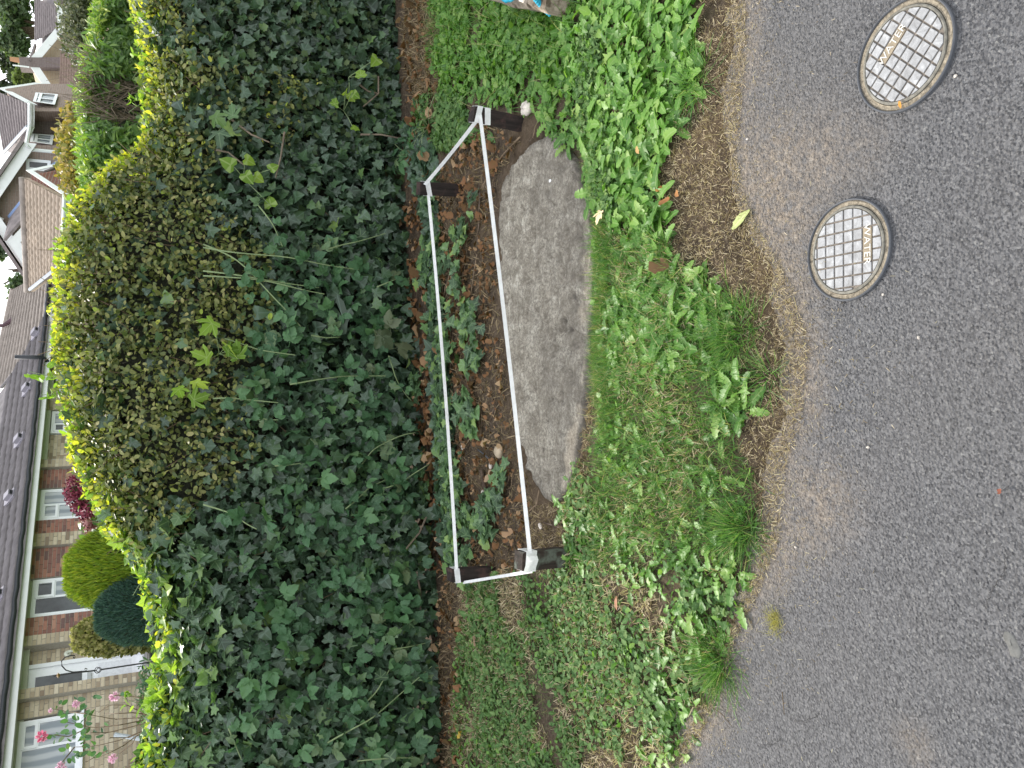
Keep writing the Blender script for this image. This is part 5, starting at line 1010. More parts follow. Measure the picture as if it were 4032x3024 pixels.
def window(s0, s1, h0, h1, n, splits, glass=M_GLASS, sill=True, parent=bun, fx=fbox, bar=.055):
    """splits: (s fraction, h fraction, ...) cells as (a, b, c, d) in fractions; opener cells get a thicker sash"""
    m = MB(); d = .05
    for a, b, c, e in ((s0, s0+bar, h0, h1), (s1-bar, s1, h0, h1), (s0+bar, s1-bar, h0, h0+bar), (s0+bar, s1-bar, h1-bar, h1)): fx(m, a, b, n-d, n+.012, c, e)
    f = m.build('window', M_UPVC, parent)
    if sill:
        m = MB(); fx(m, s0-.04, s1+.04, n-.05, n+.10, h0-.045, h0-.003); m.build('sill', M_UPVC, f)
    gm = [glass] if not isinstance(glass, list) else glass
    for i, (a, b, c, e, op) in enumerate(splits):
        A, B, Cc, E = s0+bar+(s1-s0-2*bar)*a, s0+bar+(s1-s0-2*bar)*b, h0+bar+(h1-h0-2*bar)*c, h0+bar+(h1-h0-2*bar)*e
        t = .05 if op else .022; m = MB()
        for p, q, u, v in ((A, A+t, Cc, E), (B-t, B, Cc, E), (A+t, B-t, Cc, Cc+t), (A+t, B-t, E-t, E)): fx(m, p, q, n-.03, n+(.020 if op else .004), u, v)
        m.build('sash', M_UPVC, f)
        m = MB(); fx(m, A+t, B-t, n-.02, n-.008, Cc+t, E-t); m.build('pane', gm[i % len(gm)], f)
    return f
window(-2.9, -.66, 1.0, 1.96, -.05, [(.0, .78, 0, 1, 0), (.78, 1, .72, 1, 1), (.78, 1, 0, .72, 0)], M_CURT)
window(1.49, 2.38, .86, 1.95, -.04, [(0, .5, 0, 1, 0), (.5, 1, .66, 1, 1), (.5, 1, 0, .66, 0)], [M_GLASS, M_GLASS, M_CURT])
window(3.95, 4.84, 1.06, 1.95, -.04, [(0, .5, .62, 1, 1), (0, .5, 0, .62, 0), (.5, 1, 0, 1, 0)], M_CURT)
window(6.72, 7.50, 1.14, 1.88, -.09, [(0, .42, .6, 1, 1), (0, .42, 0, .6, 0), (.42, 1, 0, 1, 0)], [M_GLASS, M_CURT, M_CURT])
window(8.22, 8.93, 1.14, 1.86, -.09, [(0, .45, 0, 1, 1), (.45, 1, 0, 1, 0)], M_CURT)
# door
m = MB(); fbox(m, -.10, -.03, -.22, -.12, 0, 1.97); fbox(m, .42, .50, -.22, -.12, 0, 1.97); fbox(m, -.03, .42, -.22, -.12, 1.90, 1.97); fbox(m, -.1, .5, -.22, -.1, -.03, .03)
dr = m.build('door', M_UPVC, bun); m = MB(); fbox(m, -.03, .42, -.20, -.155, .03, 1.90); fbox(m, .0, .38, -.156, -.148, .12, .80); m.build('door_leaf', M_UPVC, dr)
m = MB(); fbox(m, .03, .35, -.152, -.144, .17, .75); m.build('door_panel', plain('lower_door_panel', (.70, .71, .74), .4), dr)
m = MB(); fbox(m, -.02, .24, -.156, -.146, 1.02, 1.78); m.build('pane', M_GLASS, dr); m = MB(); fbox(m, .02, .18, -.154, -.12, .86, .93); m.build('letter_plate', plain('steel_letter_plate', (.35, .36, .37), .3, metallic=.8), dr)
m = MB(); fbox(m, -.16, .66, -.16, .55, -.16, -.04); m.build('door_step', plain('step_concrete', (.36, .34, .31), .9), bun)
m = MB(); P = [FX(.64, -.15, 1.28), FX(.64, -.06, 1.27), FX(.66, -.06, .80), FX(.66, -.15, .79)]; m.tube(P, .026, 8); m.tube([FX(.64, -.158, 1.28), FX(.64, -.12, 1.28)], .06, 10); m.tube([FX(.66, -.158, .79), FX(.66, -.12, .79)], .06, 10); m.build('grab_rail', plain('cream_grab_rail', (.66, .68, .58), .4), bun, smooth=False)
# eaves: soffit, fascia, gutter
m = MB(); fbox(m, -4.4, 12.4, -.3, .36, TOPH+.0, TOPH+.03); m.build('soffit', M_SOFFIT, bun)
s_a, h_a = FP(49, 3024, .38); m = MB(); fbox(m, -4.4, 12.4, .36, .385, TOPH-.02, TOPH+.13); m.build('fascia', M_WHITE, bun)
m = MB(); P = [FX(s, .45, TOPH+.17+.012*math.sin(s*9)) for s in np.linspace(-4.4, 12.4, 60)]; m.tube(P, .058, 8); m.build('gutter', M_BLK, bun, smooth=True)
def tiles(A, B, Cc, D, course, pitch, amp, lift, name='roof_tiles', mat=None, parent=None, ns=None):
    """lapped tile courses on the quad eaves A-B, ridge D-C (A below D, B below C)"""
    A, B, Cc, D = [np.array(q, float) for q in (A, B, Cc, D)]; nrm = np.cross(B-A, D-A); nrm /= np.linalg.norm(nrm)
    if nrm[2] < 0: nrm = -nrm
    hgt = max(np.linalg.norm(D-A), np.linalg.norm(Cc-B)); nc = max(2, int(hgt/course)); Vs, Ts, rn = [], [], []; n0 = 0
    for i in range(nc):
        t0, t1 = i/nc, min(1, (i+1.18)/nc)
        for t_, in ((0,),):
            L0, R0, L1, R1 = A+(D-A)*t0, B+(Cc-B)*t0, A+(D-A)*t1, B+(Cc-B)*t1
            n = ns or max(8, int(np.linalg.norm(R0-L0)/pitch*4)); f = np.linspace(0, 1, n)[:, None]
            base_s = np.linalg.norm(L0-A)*0; dist = (L0+(R0-L0)*f-A)@((B-A)/np.linalg.norm(B-A)); w = amp*np.abs(np.sin(math.pi*(dist/pitch+.5*(i % 2)*0)))**.6
            r = np.repeat(RNG.random(max(2, n//4+1)), 4)[:n]
            top = L0+(R0-L0)*f+nrm*(lift+w)[:, None]; bot = L0+(R0-L0)*f-nrm*.01; up = L1+(R1-L1)*f+nrm*(w*.8)[:, None]
            Vs += [bot, top, up]; rn += [r, r, r]; a = n0+np.arange(n-1); q = []
            for u in (0, n): q += [np.c_[a+u, a+u+1, a+u+n+1], np.c_[a+u, a+u+n+1, a+u+n]]
            Ts.append(np.vstack(q)); n0 += 3*n
    V = np.vstack(Vs); base = BASE[parent.name]
    o = put(name, fast_mesh(name, V-base, np.vstack(Ts), rnd=np.concatenate(rn)), mat, parent, base, kind='stuff'); return o
RZ = math.tan(math.radians(30)); 
def RP(s, up, n0=.48, h0=TOPH+.19): return FX(s, n0-up, h0+up*RZ)
def RPX(x, y, n0=.48, h0=TOPH+.19):                     # photograph point on the roof plane -> (s, up)
    nr = (Nv*RZ+Zv)/math.sqrt(1+RZ*RZ); d = ray(x, y, PITCH_H); k = ((FX(0, n0, h0)-EYE)@nr)/(d@nr); P = EYE+d*k-FX(0, n0, h0); return float(P@Sv), float(-(P@Nv))
sA, uA = RPX(212, 1205); sB, uB = RPX(25, 1515)
m = MB(); m.prism([RP(-4.5, 0), RP(sA, 0), RP(sB, uB), RP(sB+(sB-sA)*.0, 4.6), RP(-4.5, 4.6)], -Zv*.10); rf = m.build('roof', M_TDARK, bun)
k1 = min(4.5, uB)
tiles(RP(-4.5, 0), RP(sA, 0), RP(sA+(sB-sA)*k1/uB, k1), RP(-4.5, k1), .30, .30, .022, .03, mat=M_TDARK, parent=rf)
m = MB(); m.prism([RP(-4.5, 4.6), RP(sB, 4.6), FX(sB, -9.2, TOPH), FX(-4.5, -9.2, TOPH)], -Zv*.1); m.build('rear_roof', M_TDARK, bun)
def vent(x, y):
    s, u = RPX(x, y); m = MB(); c = RP(s, u); up = (-Nv+Zv*RZ)/math.sqrt(1+RZ*RZ); nr = np.cross(Sv, up); nr = nr if nr[2] > 0 else -nr
    P = [c-Sv*.13-up*.20, c+Sv*.13-up*.20, c+Sv*.15+up*.06, c+Sv*.10+up*.2, c-Sv*.10+up*.2, c-Sv*.15+up*.06]
    m.prism([p+nr*.02 for p in P], nr*.05); m.prism([c-Sv*.08-up*.16+nr*.07, c+Sv*.08-up*.16+nr*.07, c+Sv*.09+up*.05+nr*.07, c-Sv*.09+up*.05+nr*.07], nr*.09); v = m.build('vent', M_VENT, rf)
    m = MB(); m.box(c-up*.165+nr*.11, Sv*.05, up*.006, nr*.025); m.build('vent_slot', M_BLK, v)
for x, y in [(148, 1317), (114, 1536), (84, 1737), (48, 1960), (6, 2352)]: vent(x, y)
# black stack pipe
s_, u_ = RPX(205, 1352); P0 = RP(s_, 0)+Nv*.02; m = MB(); m.tube([P0-Zv*.7-Nv*.35, P0-Zv*.25-Nv*.25, P0-Zv*.05, P0+Zv*.55], .055, 8); m.build('stack_pipe', M_BLK, bun, smooth=True)
# path, lawn kerb, stray pipes
m = MB(); A, B = HY(604, 2420, 15.2), HY(600, 3100, 12.6); zt = float(hg(14))
m.prism([(A[0], A[1], .98), (B[0], B[1], .98), (B[0]-.9, B[1]+1.0, .98), (A[0]-.5, A[1]+1.2, .98)], (0, 0, .09)); m.build('garden_path', plain('path_concrete', (.40, .37, .33), .9, var=.15), H=True, kind='structure')
# ---- front garden
M_CON = leaf_mat('golden_conifer', [(0, (.085, .16, .012)), (.5, (.17, .26, .018)), (1, (.34, .38, .03))], transl=.2, spot=.05)
M_CONB = leaf_mat('blue_conifer', [(0, (.018, .052, .046)), (.6, (.035, .085, .070)), (1, (.07, .14, .10))], transl=.1, spot=.05)
M_VARI = leaf_mat('variegated_leaf', [(0, (.08, .11, .03)), (.5, (.22, .22, .07)), (1, (.50, .44, .20))], transl=.2)
SPR = [strip_leaf([(0, .05), (.4, .10), (.8, .06), (1, .005)], .2, d, .02, i) for i, d in enumerate((0.0, .15))]
def dome(name, label, px, Y, w, h, mat, n, size, up=1.0, power=2.2, cat='conifer', tmp=SPR):
    base = HY(px[0], px[1], Y); base[2] = float(hg(Y)); o = thing(name, label, cat, tuple(base), H=True)
    u = RNG.random(n); ph = RNG.uniform(0, 6.283, n); hh = u**.8; r = w*np.clip(1-np.abs(hh*1.25-.30)**power, .02, 1)**.55*(1+.10*(fbm(ph*2, hh*6, 1.3, 3, 4)-.5)*2)
    rr = r*(1-.22*RNG.random(n)**2); P = np.c_[rr*np.cos(ph), rr*np.sin(ph), hh*h]+base
    d = np.c_[np.cos(ph)*.45, np.sin(ph)*.45, np.full(n, up)]+rand_unit(n)*.3; nr = np.c_[np.cos(ph), np.sin(ph), np.full(n, .35)]+rand_unit(n)*.35
    leaf_stuff('foliage', tmp, P, frames(d, nr), RNG.uniform(*size, n), RNG.random(n)*.7+.3*hh, mat, o)
    m = MB(); V = []
    for k in range(9):
        hk = k/8; rk = .8*w*max(.02, 1-abs(hk*1.25-.30)**power)**.55
        V += [base+np.array([rk*math.cos(q), rk*math.sin(q), hk*h*.95]) for q in np.linspace(0, 6.283, 14, endpoint=False)]
    m.add(V, [(i*14+j, i*14+(j+1) % 14, (i+1)*14+(j+1) % 14, (i+1)*14+j) for i in range(8) for j in range(14)]); m.build('inner_twigs', plain(name+'_core', (.02, .03, .012), .95), o)
    m = MB(); m.tube([base-[0, 0, .1], base+[0, 0, h*.5]], .05, 7); m.build('trunk', M_BARK, o); return o
def pxw(px, Y): return px/FPX*Y*1.12
dome('golden_conifer', 'bright golden green egg shaped conifer in the bungalow garden', (560, 2228), 11.8, pxw(140, 11.8), 1.14, M_CON, 15000, (.045, .095))
dome('blue_conifer', 'rounded blue green conifer beside the golden egg shaped one', (632, 2395), 11.0, pxw(104, 11.0), .80, M_CONB, 11000, (.03, .07), .7)
dome('variegated_shrub', 'yellowish variegated shrub against the wall right of the white door', (570, 2478), 14.5, pxw(62, 14.5), 1.15, M_VARI, 3200, (.05, .10), .3, 3.0, 'shrub', BOX)
# hydrangea
hy = thing('hydrangea', 'crimson hydrangea bush in flower under the bungalow window', 'shrub', tuple([*HY(440, 1980, 13.0)[:2], float(hg(13))]), H=True)
M_HYD = leaf_mat('crimson_petal', [(0, (.10, .012, .028)), (.5, (.20, .022, .055)), (1, (.30, .06, .09))], transl=.15, spot=.05, tcol=(1, 1, 1)); M_HYD2 = leaf_mat('faded_pink_petal', [(0, (.22, .07, .075)), (.6, (.34, .13, .13)), (1, (.42, .2, .19))], transl=.15, spot=.05, tcol=(1, 1, 1))
for k, (x, y, r) in enumerate([(278, 1940, 22), (295, 1900, 24), (292, 1975, 22), (320, 1880, 18), (335, 1860, 20), (345, 1920, 22), (330, 1945, 24), (348, 1975, 24), (325, 2000, 22), (352, 2010, 22), (300, 1935, 22), (318, 1962, 18), (340, 1840, 14), (350, 1880, 16), (308, 2005, 18), (330, 2025, 18), (362, 1950, 18), (365, 2050, 22), (388, 2065, 22), (365, 2085, 22), (395, 2040, 18), (420, 2080, 18), (390, 2090, 20), (410, 2055, 14), (350, 2062, 16), (422, 2048, 14)]):
    Y = 13+RNG.normal()*.2; c = HY(x, y, Y); rad = pxw(r, Y)*.9; n = 150; q = rand_unit(n); P = c+q*rad*(.85+.2*RNG.random((n, 1)))
    V, T, ve, rn = scatter(BOX, P, frames(rand_unit(n), q+rand_unit(n)*.3), np.full(n, .045), RNG.random(n)); put('flower_head', fast_mesh('flower_head', V-BASE[hy.name], T, vein=ve, rnd=rn), M_HYD2 if k >= 17 else M_HYD, hy, BASE[hy.name])
n = 420; c = HY(400, 1975, 13.0); P = c+np.c_[RNG.normal(size=n)*.42, RNG.normal(size=n)*.3, RNG.normal(size=n)*.22-.12]; leaf_objs('leaf', 'hyl', [BOX[0]], P[:70], frames(rand_unit(70), rand_unit(70)+[0, -.6, .6]), RNG.uniform(.10, .16, 70), M_LAUR1, hy)
leaf_stuff('foliage', BOX, P[70:], frames(rand_unit(n-70), rand_unit(n-70)+[0, -.5, .5]), RNG.uniform(.09, .14, n-70), RNG.random(n-70)*.6, M_LAUR, hy)
m = MB()
for k in range(9): p = HY(330+10*k, 1860+28*k, 13); m.tube([BASE[hy.name]+[RNG.normal()*.1, 0, 0], (BASE[hy.name]+p)/2+[RNG.normal()*.08, 0, 0], p], .012, 5)
m.build('stem', M_TWIG, hy)
# rose bush in front of the pale wall
rs = thing('rose_bush', 'leggy rose bush with a few pink blooms before the pale brick wall', 'rose', tuple([*HY(660, 2830, 8.6)[:2], float(hg(8.6))]), H=True)
cr5 = lambda a, b: (a/2.659, 2400+b/2.659)
for pts in ([(1760, 1050), (1530, 1110), (1450, 1060), (1330, 1000), (1150, 1000), (1030, 1080)], [(1740, 1100), (1500, 1130), (1200, 1150), (930, 1100)], [(1740, 1120), (1500, 1160), (1250, 1210), (980, 1240), (700, 1180)], [(1740, 1140), (1450, 1210), (1130, 1290), (950, 1290)], [(1740, 1160), (1560, 1250), (1400, 1310), (1250, 1370), (1000, 1430), (780, 1440)], [(1700, 1170), (1420, 1330), (1300, 1420), (1150, 1500), (1000, 1560)], [(1420, 1330), (1390, 1400), (1250, 1510)], [(1530, 1100), (1400, 1080), (1230, 1090), (1100, 1090)], [(1560, 1250), (1350, 1340), (1150, 1340)], [(900, 1090), (700, 1070), (560, 1040)], [(930, 1240), (720, 1330), (500, 1310)], [(1330, 950), (1300, 900), (1200, 900)], [(1740, 950), (1500, 930), (1360, 905), (1220, 905)], [(780, 1440), (650, 1600), (600, 1660)], [(1120, 1480), (1000, 1540), (900, 1600)]):
    P = np.array([HY(*cr5(a, b), 8.6+.12*RNG.normal()) for a, b in pts]); k = np.linspace(0, len(P)-1, len(P)*3); Q = np.stack([np.interp(k, range(len(P)), P[:, i]) for i in range(3)], 1); m = MB(); m.tube(Q, .007*(1-.6*np.linspace(0, 1, len(Q))), 5); m.build('stem', M_TWIG, rs)
lp = [(820, 950), (760, 1130), (850, 1060), (900, 1010), (700, 1150), (680, 1100), (940, 1110), (880, 1150), (960, 1060), (900, 1200), (640, 1050), (700, 1250), (760, 1290), (640, 1290), (600, 1330), (700, 1340), (800, 1330), (840, 1330), (560, 1320), (780, 1210), (820, 1470), (860, 1420), (720, 1480), (760, 1540), (800, 1520), (700, 1560), (840, 1560), (690, 1470), (980, 1260), (960, 1330), (1010, 1390), (1080, 1310), (940, 1460), (960, 1540), (1100, 1180), (1010, 900), (570, 1050), (640, 990), (1120, 1500), (1300, 890), (980, 1470), (1000, 1560), (900, 1310), (870, 1250), (730, 1060), (790, 1090)]
lp = np.array([HY(*cr5(a+RNG.normal()*10, b+RNG.normal()*10), 8.55+.15*RNG.normal()) for a, b in lp*2]); n = len(lp)
leaf_objs('leaf', 'rosel', [BOX[0], BOX[1]], lp, frames(rand_unit(n), rand_unit(n)+[0, -1, .5]), RNG.uniform(.05, .085, n), M_BRAM1, rs)
M_ROSE = leaf_mat('pink_petal', [(0, (.66, .13, .24)), (.5, (.74, .22, .34)), (1, (.80, .36, .46))], transl=.3, spot=.02, tcol=(1, 1, 1)); M_ROSEP = leaf_mat('pale_pink_petal', [(0, (.76, .42, .56)), (1, (.82, .58, .68))], transl=.3, spot=.02, tcol=(1, 1, 1))
for (a, b), mt, rad in [((1200, 910), M_ROSEP, .034), ((435, 1330), M_ROSE, .036), ((640, 1645), M_ROSEP, .034), ((1180, 1560), M_ROSEP, .03), ((800, 990), M_ROSEP, .025), ((530, 1055), M_ROSEP, .015), ((1330, 885), M_LIME, .022)]:
    c = HY(*cr5(a, b), 8.5); n = 34; q = rand_unit(n); V, T, ve, rn = scatter([BOX[0]], c+q*rad*.35, frames(q+[0, 0, .2], np.cross(q, rand_unit(n))+q*.3), np.full(n, rad*1.25), RNG.random(n)); put('flower', fast_mesh('flower', V-BASE[rs.name], T, vein=ve, rnd=rn), mt, rs, BASE[rs.name])
# wrought iron hook
M_IRON = plain('dark_iron', (.03, .028, .028), .5, metallic=.4)
hk = thing('garden_hook', 'dark wrought iron shepherd hook with twisted basket before the white door', 'hook', tuple(HY(680, 2592, 9.2)), H=True); C5 = lambda pts: np.array([HY(*cr5(a, b), 9.2) for a, b in pts])
m = MB(); m.tube(C5([(1900, 500), (1480, 565), (1065, 628)]), .008, 6); m.tube(C5([(985, 640), (760, 665), (560, 697)]), .008, 6); m.build('pole', M_IRON, hk)
m = MB(); m.tube(C5([(900, 645), (760, 655), (690, 635), (648, 590), (645, 540), (680, 500), (730, 483), (780, 482), (795, 495), (780, 508), (765, 500)]), .006, 6); m.build('crook', M_IRON, hk)
m = MB(); m.tube(C5([(760, 662), (850, 650), (905, 640), (912, 622), (895, 616), (885, 628)]), .005, 6); m.build('scroll', M_IRON, hk)
m = MB(); A, B = C5([(1065, 628)])[0], C5([(985, 640)])[0]; t = np.linspace(0, 1, 12)
for k in range(4): r = .035*np.sin(math.pi*t); q = 1.57*k+t*2.5; m.tube(A+(B-A)*t[:, None]+np.c_[r*np.cos(q), r*np.sin(q), 0*t], .004, 4)
m.build('basket_twist', M_IRON, hk); m = MB(); A, B = C5([(630, 686)])[0], C5([(590, 694)])[0]; m.tube([A, (A+B)/2, B], [.006, .03, .006], 8); m.build('finial', plain('bronze_finial', (.25, .15, .06), .5), hk)
# low foliage along the wall foot, kerb, pipes
def clump(name, label, px, Y, w, h, tmp, mat, n, size, cat='shrub', d=.5, stems=5, up=.3):
    c = HY(px[0], px[1], Y); o = thing(name, label, cat, (c[0], c[1], c[2]-h), H=True); q = RNG.normal(size=(n, 3))*[w*.5, d*.5, h*.42]
    l = np.linalg.norm(q/[w, d, h], axis=1); q *= np.minimum(1, 1.0/np.maximum(l, 1e-3))[:, None]; nz_ = fbm(q[:, 0]*3/w+9, q[:, 2]*3/h+q[:, 1], 1.2, 2, 5); q = q[nz_ > .36]; n = len(q); P = c+q
    o2 = leaf_stuff('foliage', tmp, P, frames(rand_unit(n)+[0, 0, up], rand_unit(n)*.8+q/[w, d, h]+[0, -.2, .3]), RNG.uniform(*size, n), RNG.random(n), mat, o)
    m = MB()
    for k in range(stems): m.tube([c-[0, 0, h*1.3], c+q[k]*.5-[0, 0, h*.3], c+q[k]*.95], [.02*w+.01, .012*w+.006, .004], 5)
    m.build('branch', M_BARK, o); return o
clump('border_plant', 'dark leafy border plant at the foot of the pale wall by the door', cr5(1570, 790), 13.6, .40, .20, LAUR, M_BRAM, 260, (.08, .15), 'plant')
clump('border_plant', 'grey green border plant behind the rose stems', cr5(1580, 1060), 13.2, .35, .18, LAUR, M_WEED, 220, (.08, .14), 'plant')
clump('border_plant', 'leafy border plant at the photo edge below the pale wall', cr5(1600, 1600), 11.6, .35, .18, LAUR, M_BRAM, 220, (.08, .14), 'plant')
m = MB(); m.tube([HY(*cr5(1200, 1310), 13.4), HY(*cr5(1540, 1365), 13.2)], .035, 8); m.build('pipe', plain('grey_pipe', (.42, .45, .47), .5), H=True, label='grey plastic pipe leaning on the pale brick wall behind the rose', cat='pipe')
m = MB(); m.tube([HY(*cr5(1560, 1240), 13.0), HY(*cr5(1575, 1400), 12.9)], .045, 8); m.build('pipe', plain('pale_pipe', (.55, .58, .60), .5), H=True, label='pale pipe end lying on the path edge behind the rose', cat='pipe')
m = MB(); m.tube([HY(*cr5(1560, 1460), 12.4), HY(*cr5(1520, 1600), 12.2)], .04, 8); m.build('hose', M_BLACKPL, H=True, label='black hose lying by the path at the photo edge', cat='hose')
m = MB(); a, b = HY(*cr5(1535, 200), 15.2), HY(*cr5(1540, 620), 14.6); m.prism([a, b, b+[0, .5, 0], a+[0, .5, 0]], (0, 0, .05)); m.build('ramp', plain('pale_ramp', (.50, .50, .50), .8), H=True, label='low pale ramp edge leading to the white door', cat='ramp')
m = MB(); a, b = HY(*cr5(1570, 180), 14.9), HY(*cr5(1575, 500), 14.4); m.prism([a, b, b-[0, 0, .12], a-[0, 0, .12]], (0, .06, 0)); m.build('planter_edge', M_BLACKPL, H=True, label='dark planter edge below the pale ramp', cat='edging')
# ---- second bungalow: greyish roof and a tan roofed wing with red gable
b2 = thing('gabled_bungalow', 'bungalow with tan tiled wing and red brick gable beyond the hedge top', 'house', tuple(HY(420, 900, 24)), H=True)
def slab_of(parent, name, mat, P, th=.12, drop=.0):
    P = [np.array(p, float) for p in P]; n = np.cross(P[1]-P[0], P[2]-P[0]); n /= np.linalg.norm(n); n = -n if n[2] > 0 else n; P = [p-np.array([0, 0, drop]) for p in P]
    m = MB(); m.prism(P, n*th); return m.build(name, mat, parent)
E1, E2, R1, R2 = HY(243, 1050, 23.2), HY(254, 782, 22.2), HY(97, 700, 24.6), HY(116, 1150, 26.0)
wr = slab_of(b2, 'roof', M_TBRN, [E1, E2, R1, R2]); tiles(E1, E2, R1, R2, .26, .20, .030, .03, mat=M_TBRN, parent=wr)
m = MB(); m.tube([R2+[0, 0, .05], R1+[0, 0, .05]], .09, 8); m.build('ridge_tiles', M_TGREY, wr, smooth=True)
m = MB(); m.tube([E1+(R2-E1)*.0+[0, -.02, .06], R2*.9+E1*.1+[0, -.02, .06]], .05, 6); m.build('valley_flashing', plain('lead', (.30, .32, .35), .5), wr)
G1, G2, GA = HY(262, 778, 22.6), HY(248, 664, 25.6), HY(124, 690, 24.4)
gz = 0.9; bdir = (E1-E2)*np.array([.8, .8, 0])
m = MB(); m.prism([G1, G2, GA], bdir); m.prism([G1, G2, [G2[0], G2[1], gz], [G1[0], G1[1], gz]], bdir); m.build('gable_wall', bricktex('red_gable_brick', (.27, .115, .085), (.20, .085, .07), (.33, .29, .25), 1.1), b2)
def barge(parent, A, B, w, th=.05, out=(0, -.06, 0), mat=M_WHITE, name='bargeboard'):
    A, B = np.array(A), np.array(B); m = MB(); o = np.array(out); m.prism([A+o, B+o, B+o-[0, 0, w], A+o-[0, 0, w]], np.array([.0, th, 0])); return m.build(name, mat, parent)
for A, B in ((HY(250, 785, 22.1), HY(112, 692, 24.2)), (HY(112, 692, 24.2), HY(246, 662, 25.7))): barge(b2, A+[.12, -.05, .05], B+[.12, -.05, .05], .18)
m = MB(); A, B = E1+[0, -.05, 0], E2+[.1, -.05, 0]; m.prism([A, B, B-[0, 0, .16], A-[0, 0, .16]], (0, .04, 0)); m.build('fascia', M_WHITE, b2); m = MB(); m.tube([A+[0, -.06, .0], B+[0, -.06, .0]], .05, 6); m.build('gutter', M_WHITE, b2)
m = MB(); A2, B2 = HY(262, 1240, 24.4), HY(258, 1050, 23.3); m.prism([A2, B2, B2-[0, 0, .16], A2-[0, 0, .16]], (0, .04, 0)); m.build('fascia', M_WHITE, b2)
m = MB(); Wl, Wr = HY(264, 1060, 24.4), HY(264, 800, 23.4); m.prism([Wl, Wr, [Wr[0], Wr[1], gz], [Wl[0], Wl[1], gz]], (0, .25, 0)); m.build('garage_wall', plain('brown_garage_door', (.10, .055, .045), .7, var=.3), b2)
dpx = HY(258, 830, 22.3); m = MB(); m.tube([dpx, dpx+[0, .05, -.25], dpx+[0, .25, -.35], dpx+[0, .25, -1.6]], .04, 6); m.build('downpipe', M_WHITE, b2)
def qwin(parent, tl, tr, br, bl, Y, bar=.06, cells=((0, 1, 0, 1),), glass=M_CURT, dirY=(0, 0), out=-.05):
    """a window given by photograph corners on a wall at depth Y (left, right depths differ by dirY)"""
    TL, TR, BR_, BL = HY(*tl, Y+dirY[0]), HY(*tr, Y+dirY[1]), HY(*br, Y+dirY[1]), HY(*bl, Y+dirY[0]); f = np.array([0, out, 0])
    pt = lambda a, b: (TL*(1-a)+TR*a)*(1-b)+(BL*(1-a)+BR_*a)*b
    W_, H_ = np.linalg.norm(TR-TL), np.linalg.norm(BL-TL); m = MB(); bu, bv = bar/W_, bar/H_
    def bar_(a0, a1, b0, b1, mm): mm.prism([pt(a0, b0)+f, pt(a1, b0)+f, pt(a1, b1)+f, pt(a0, b1)+f], (0, .06, 0))
    bar_(0, bu, 0, 1, m); bar_(1-bu, 1, 0, 1, m); bar_(bu, 1-bu, 0, bv, m); bar_(bu, 1-bu, 1-bv, 1, m)
    for c in cells:
        if c[1] < .99: bar_(c[1]-bu*.5, c[1]+bu*.5, max(bv, c[2]), min(1-bv, c[3]), m)
        if c[3] < .99: bar_(max(bu, c[0]), min(1-bu, c[1]), c[3]-bv*.5, c[3]+bv*.5, m)
    w = m.build('window', M_UPVC, parent)
    for c in cells:
        mm = MB(); g = f*.4; mm.prism([pt(a, b)+g for a, b in ((max(bu, c[0]), max(bv, c[2])), (min(1-bu, c[1]), max(bv, c[2])), (min(1-bu, c[1]), min(1-bv, c[3])), (max(bu, c[0]), min(1-bv, c[3])))], (0, .01, 0)); mm.build('pane', glass, w)
    return w
c2 = lambda a, b: (a/2.765, 600+b/2.765); c1_ = lambda a, b: (a/2.765, b/2.765)
qwin(b2, c2(750, 480), c2(765, 305), c2(980, 320), c2(960, 490), 23.6, cells=((0, .3, 0, .35), (0, .3, .35, 1), (.3, .75, 0, 1), (.75, 1, 0, 1)), dirY=(-.1, .5), out=-.22)
c = HY(*c2(868, 485), 23.2); m = MB(); q = np.linspace(0, 6.283, 20); m.tube(np.c_[c[0]+.13*np.cos(q), np.full(20, c[1]-.1), c[2]+.13*np.sin(q)], .05, 6); m.build('wreath', plain('brown_wreath', (.09, .045, .03), .9, var=.5, scale=40), H=True, label='round brown wreath on the red brick gable wall', cat='wreath')
c = HY(*c2(775, 540), 22.9); m = MB(); m.box(c, (.12, 0, 0), (0, .1, 0), (0, 0, .09)); m.build('wall_light', M_WHITE, b2)
# its grey roof behind
P = [HY(238, 1050, 26.0), HY(240, 1215, 27.5), HY(20, 1530, 33.0), HY(-30, 1560, 34.5), HY(0, 1415, 34.2), HY(49, 1236, 33.0), HY(54, 1145, 32.6), HY(92, 1100, 30.6)]
ga = HY(232, 1040, 25.4); gb = HY(232, 1260, 27.4); gd = HY(-45, 1590, 33.5); gc = HY(52, 1140, 32.0)
dz_ = np.array([0, 0, .35]); gr = slab_of(b2, 'grey_roof', M_TGREY, [ga-dz_, gb-dz_, gd-dz_, gc-dz_]); tiles(ga, gb, gd, gc, .42, .30, .012, .05, mat=M_TGREY, parent=gr)
m = MB(); m.tube([gc, gd], .10, 8); m.build('ridge_tiles', M_TGREY, gr)
m = MB(); m.tube([gb+[0, -.1, .06], HY(20, 1525, 30.6)+[0, 0, .1]], .05, 6); m.build('verge_tiles', M_TDARK, gr)
fl = HY(58, 1255, 31.5); m = MB(); m.tube([fl, fl+[-.25, 0, .35], fl+[-.25, 0, 1.1], fl+[-.25, 0, 1.3]], [.10, .06, .06, .09], 8); m.build('flue', plain('dark_flue', (.09, .05, .06), .6), gr)
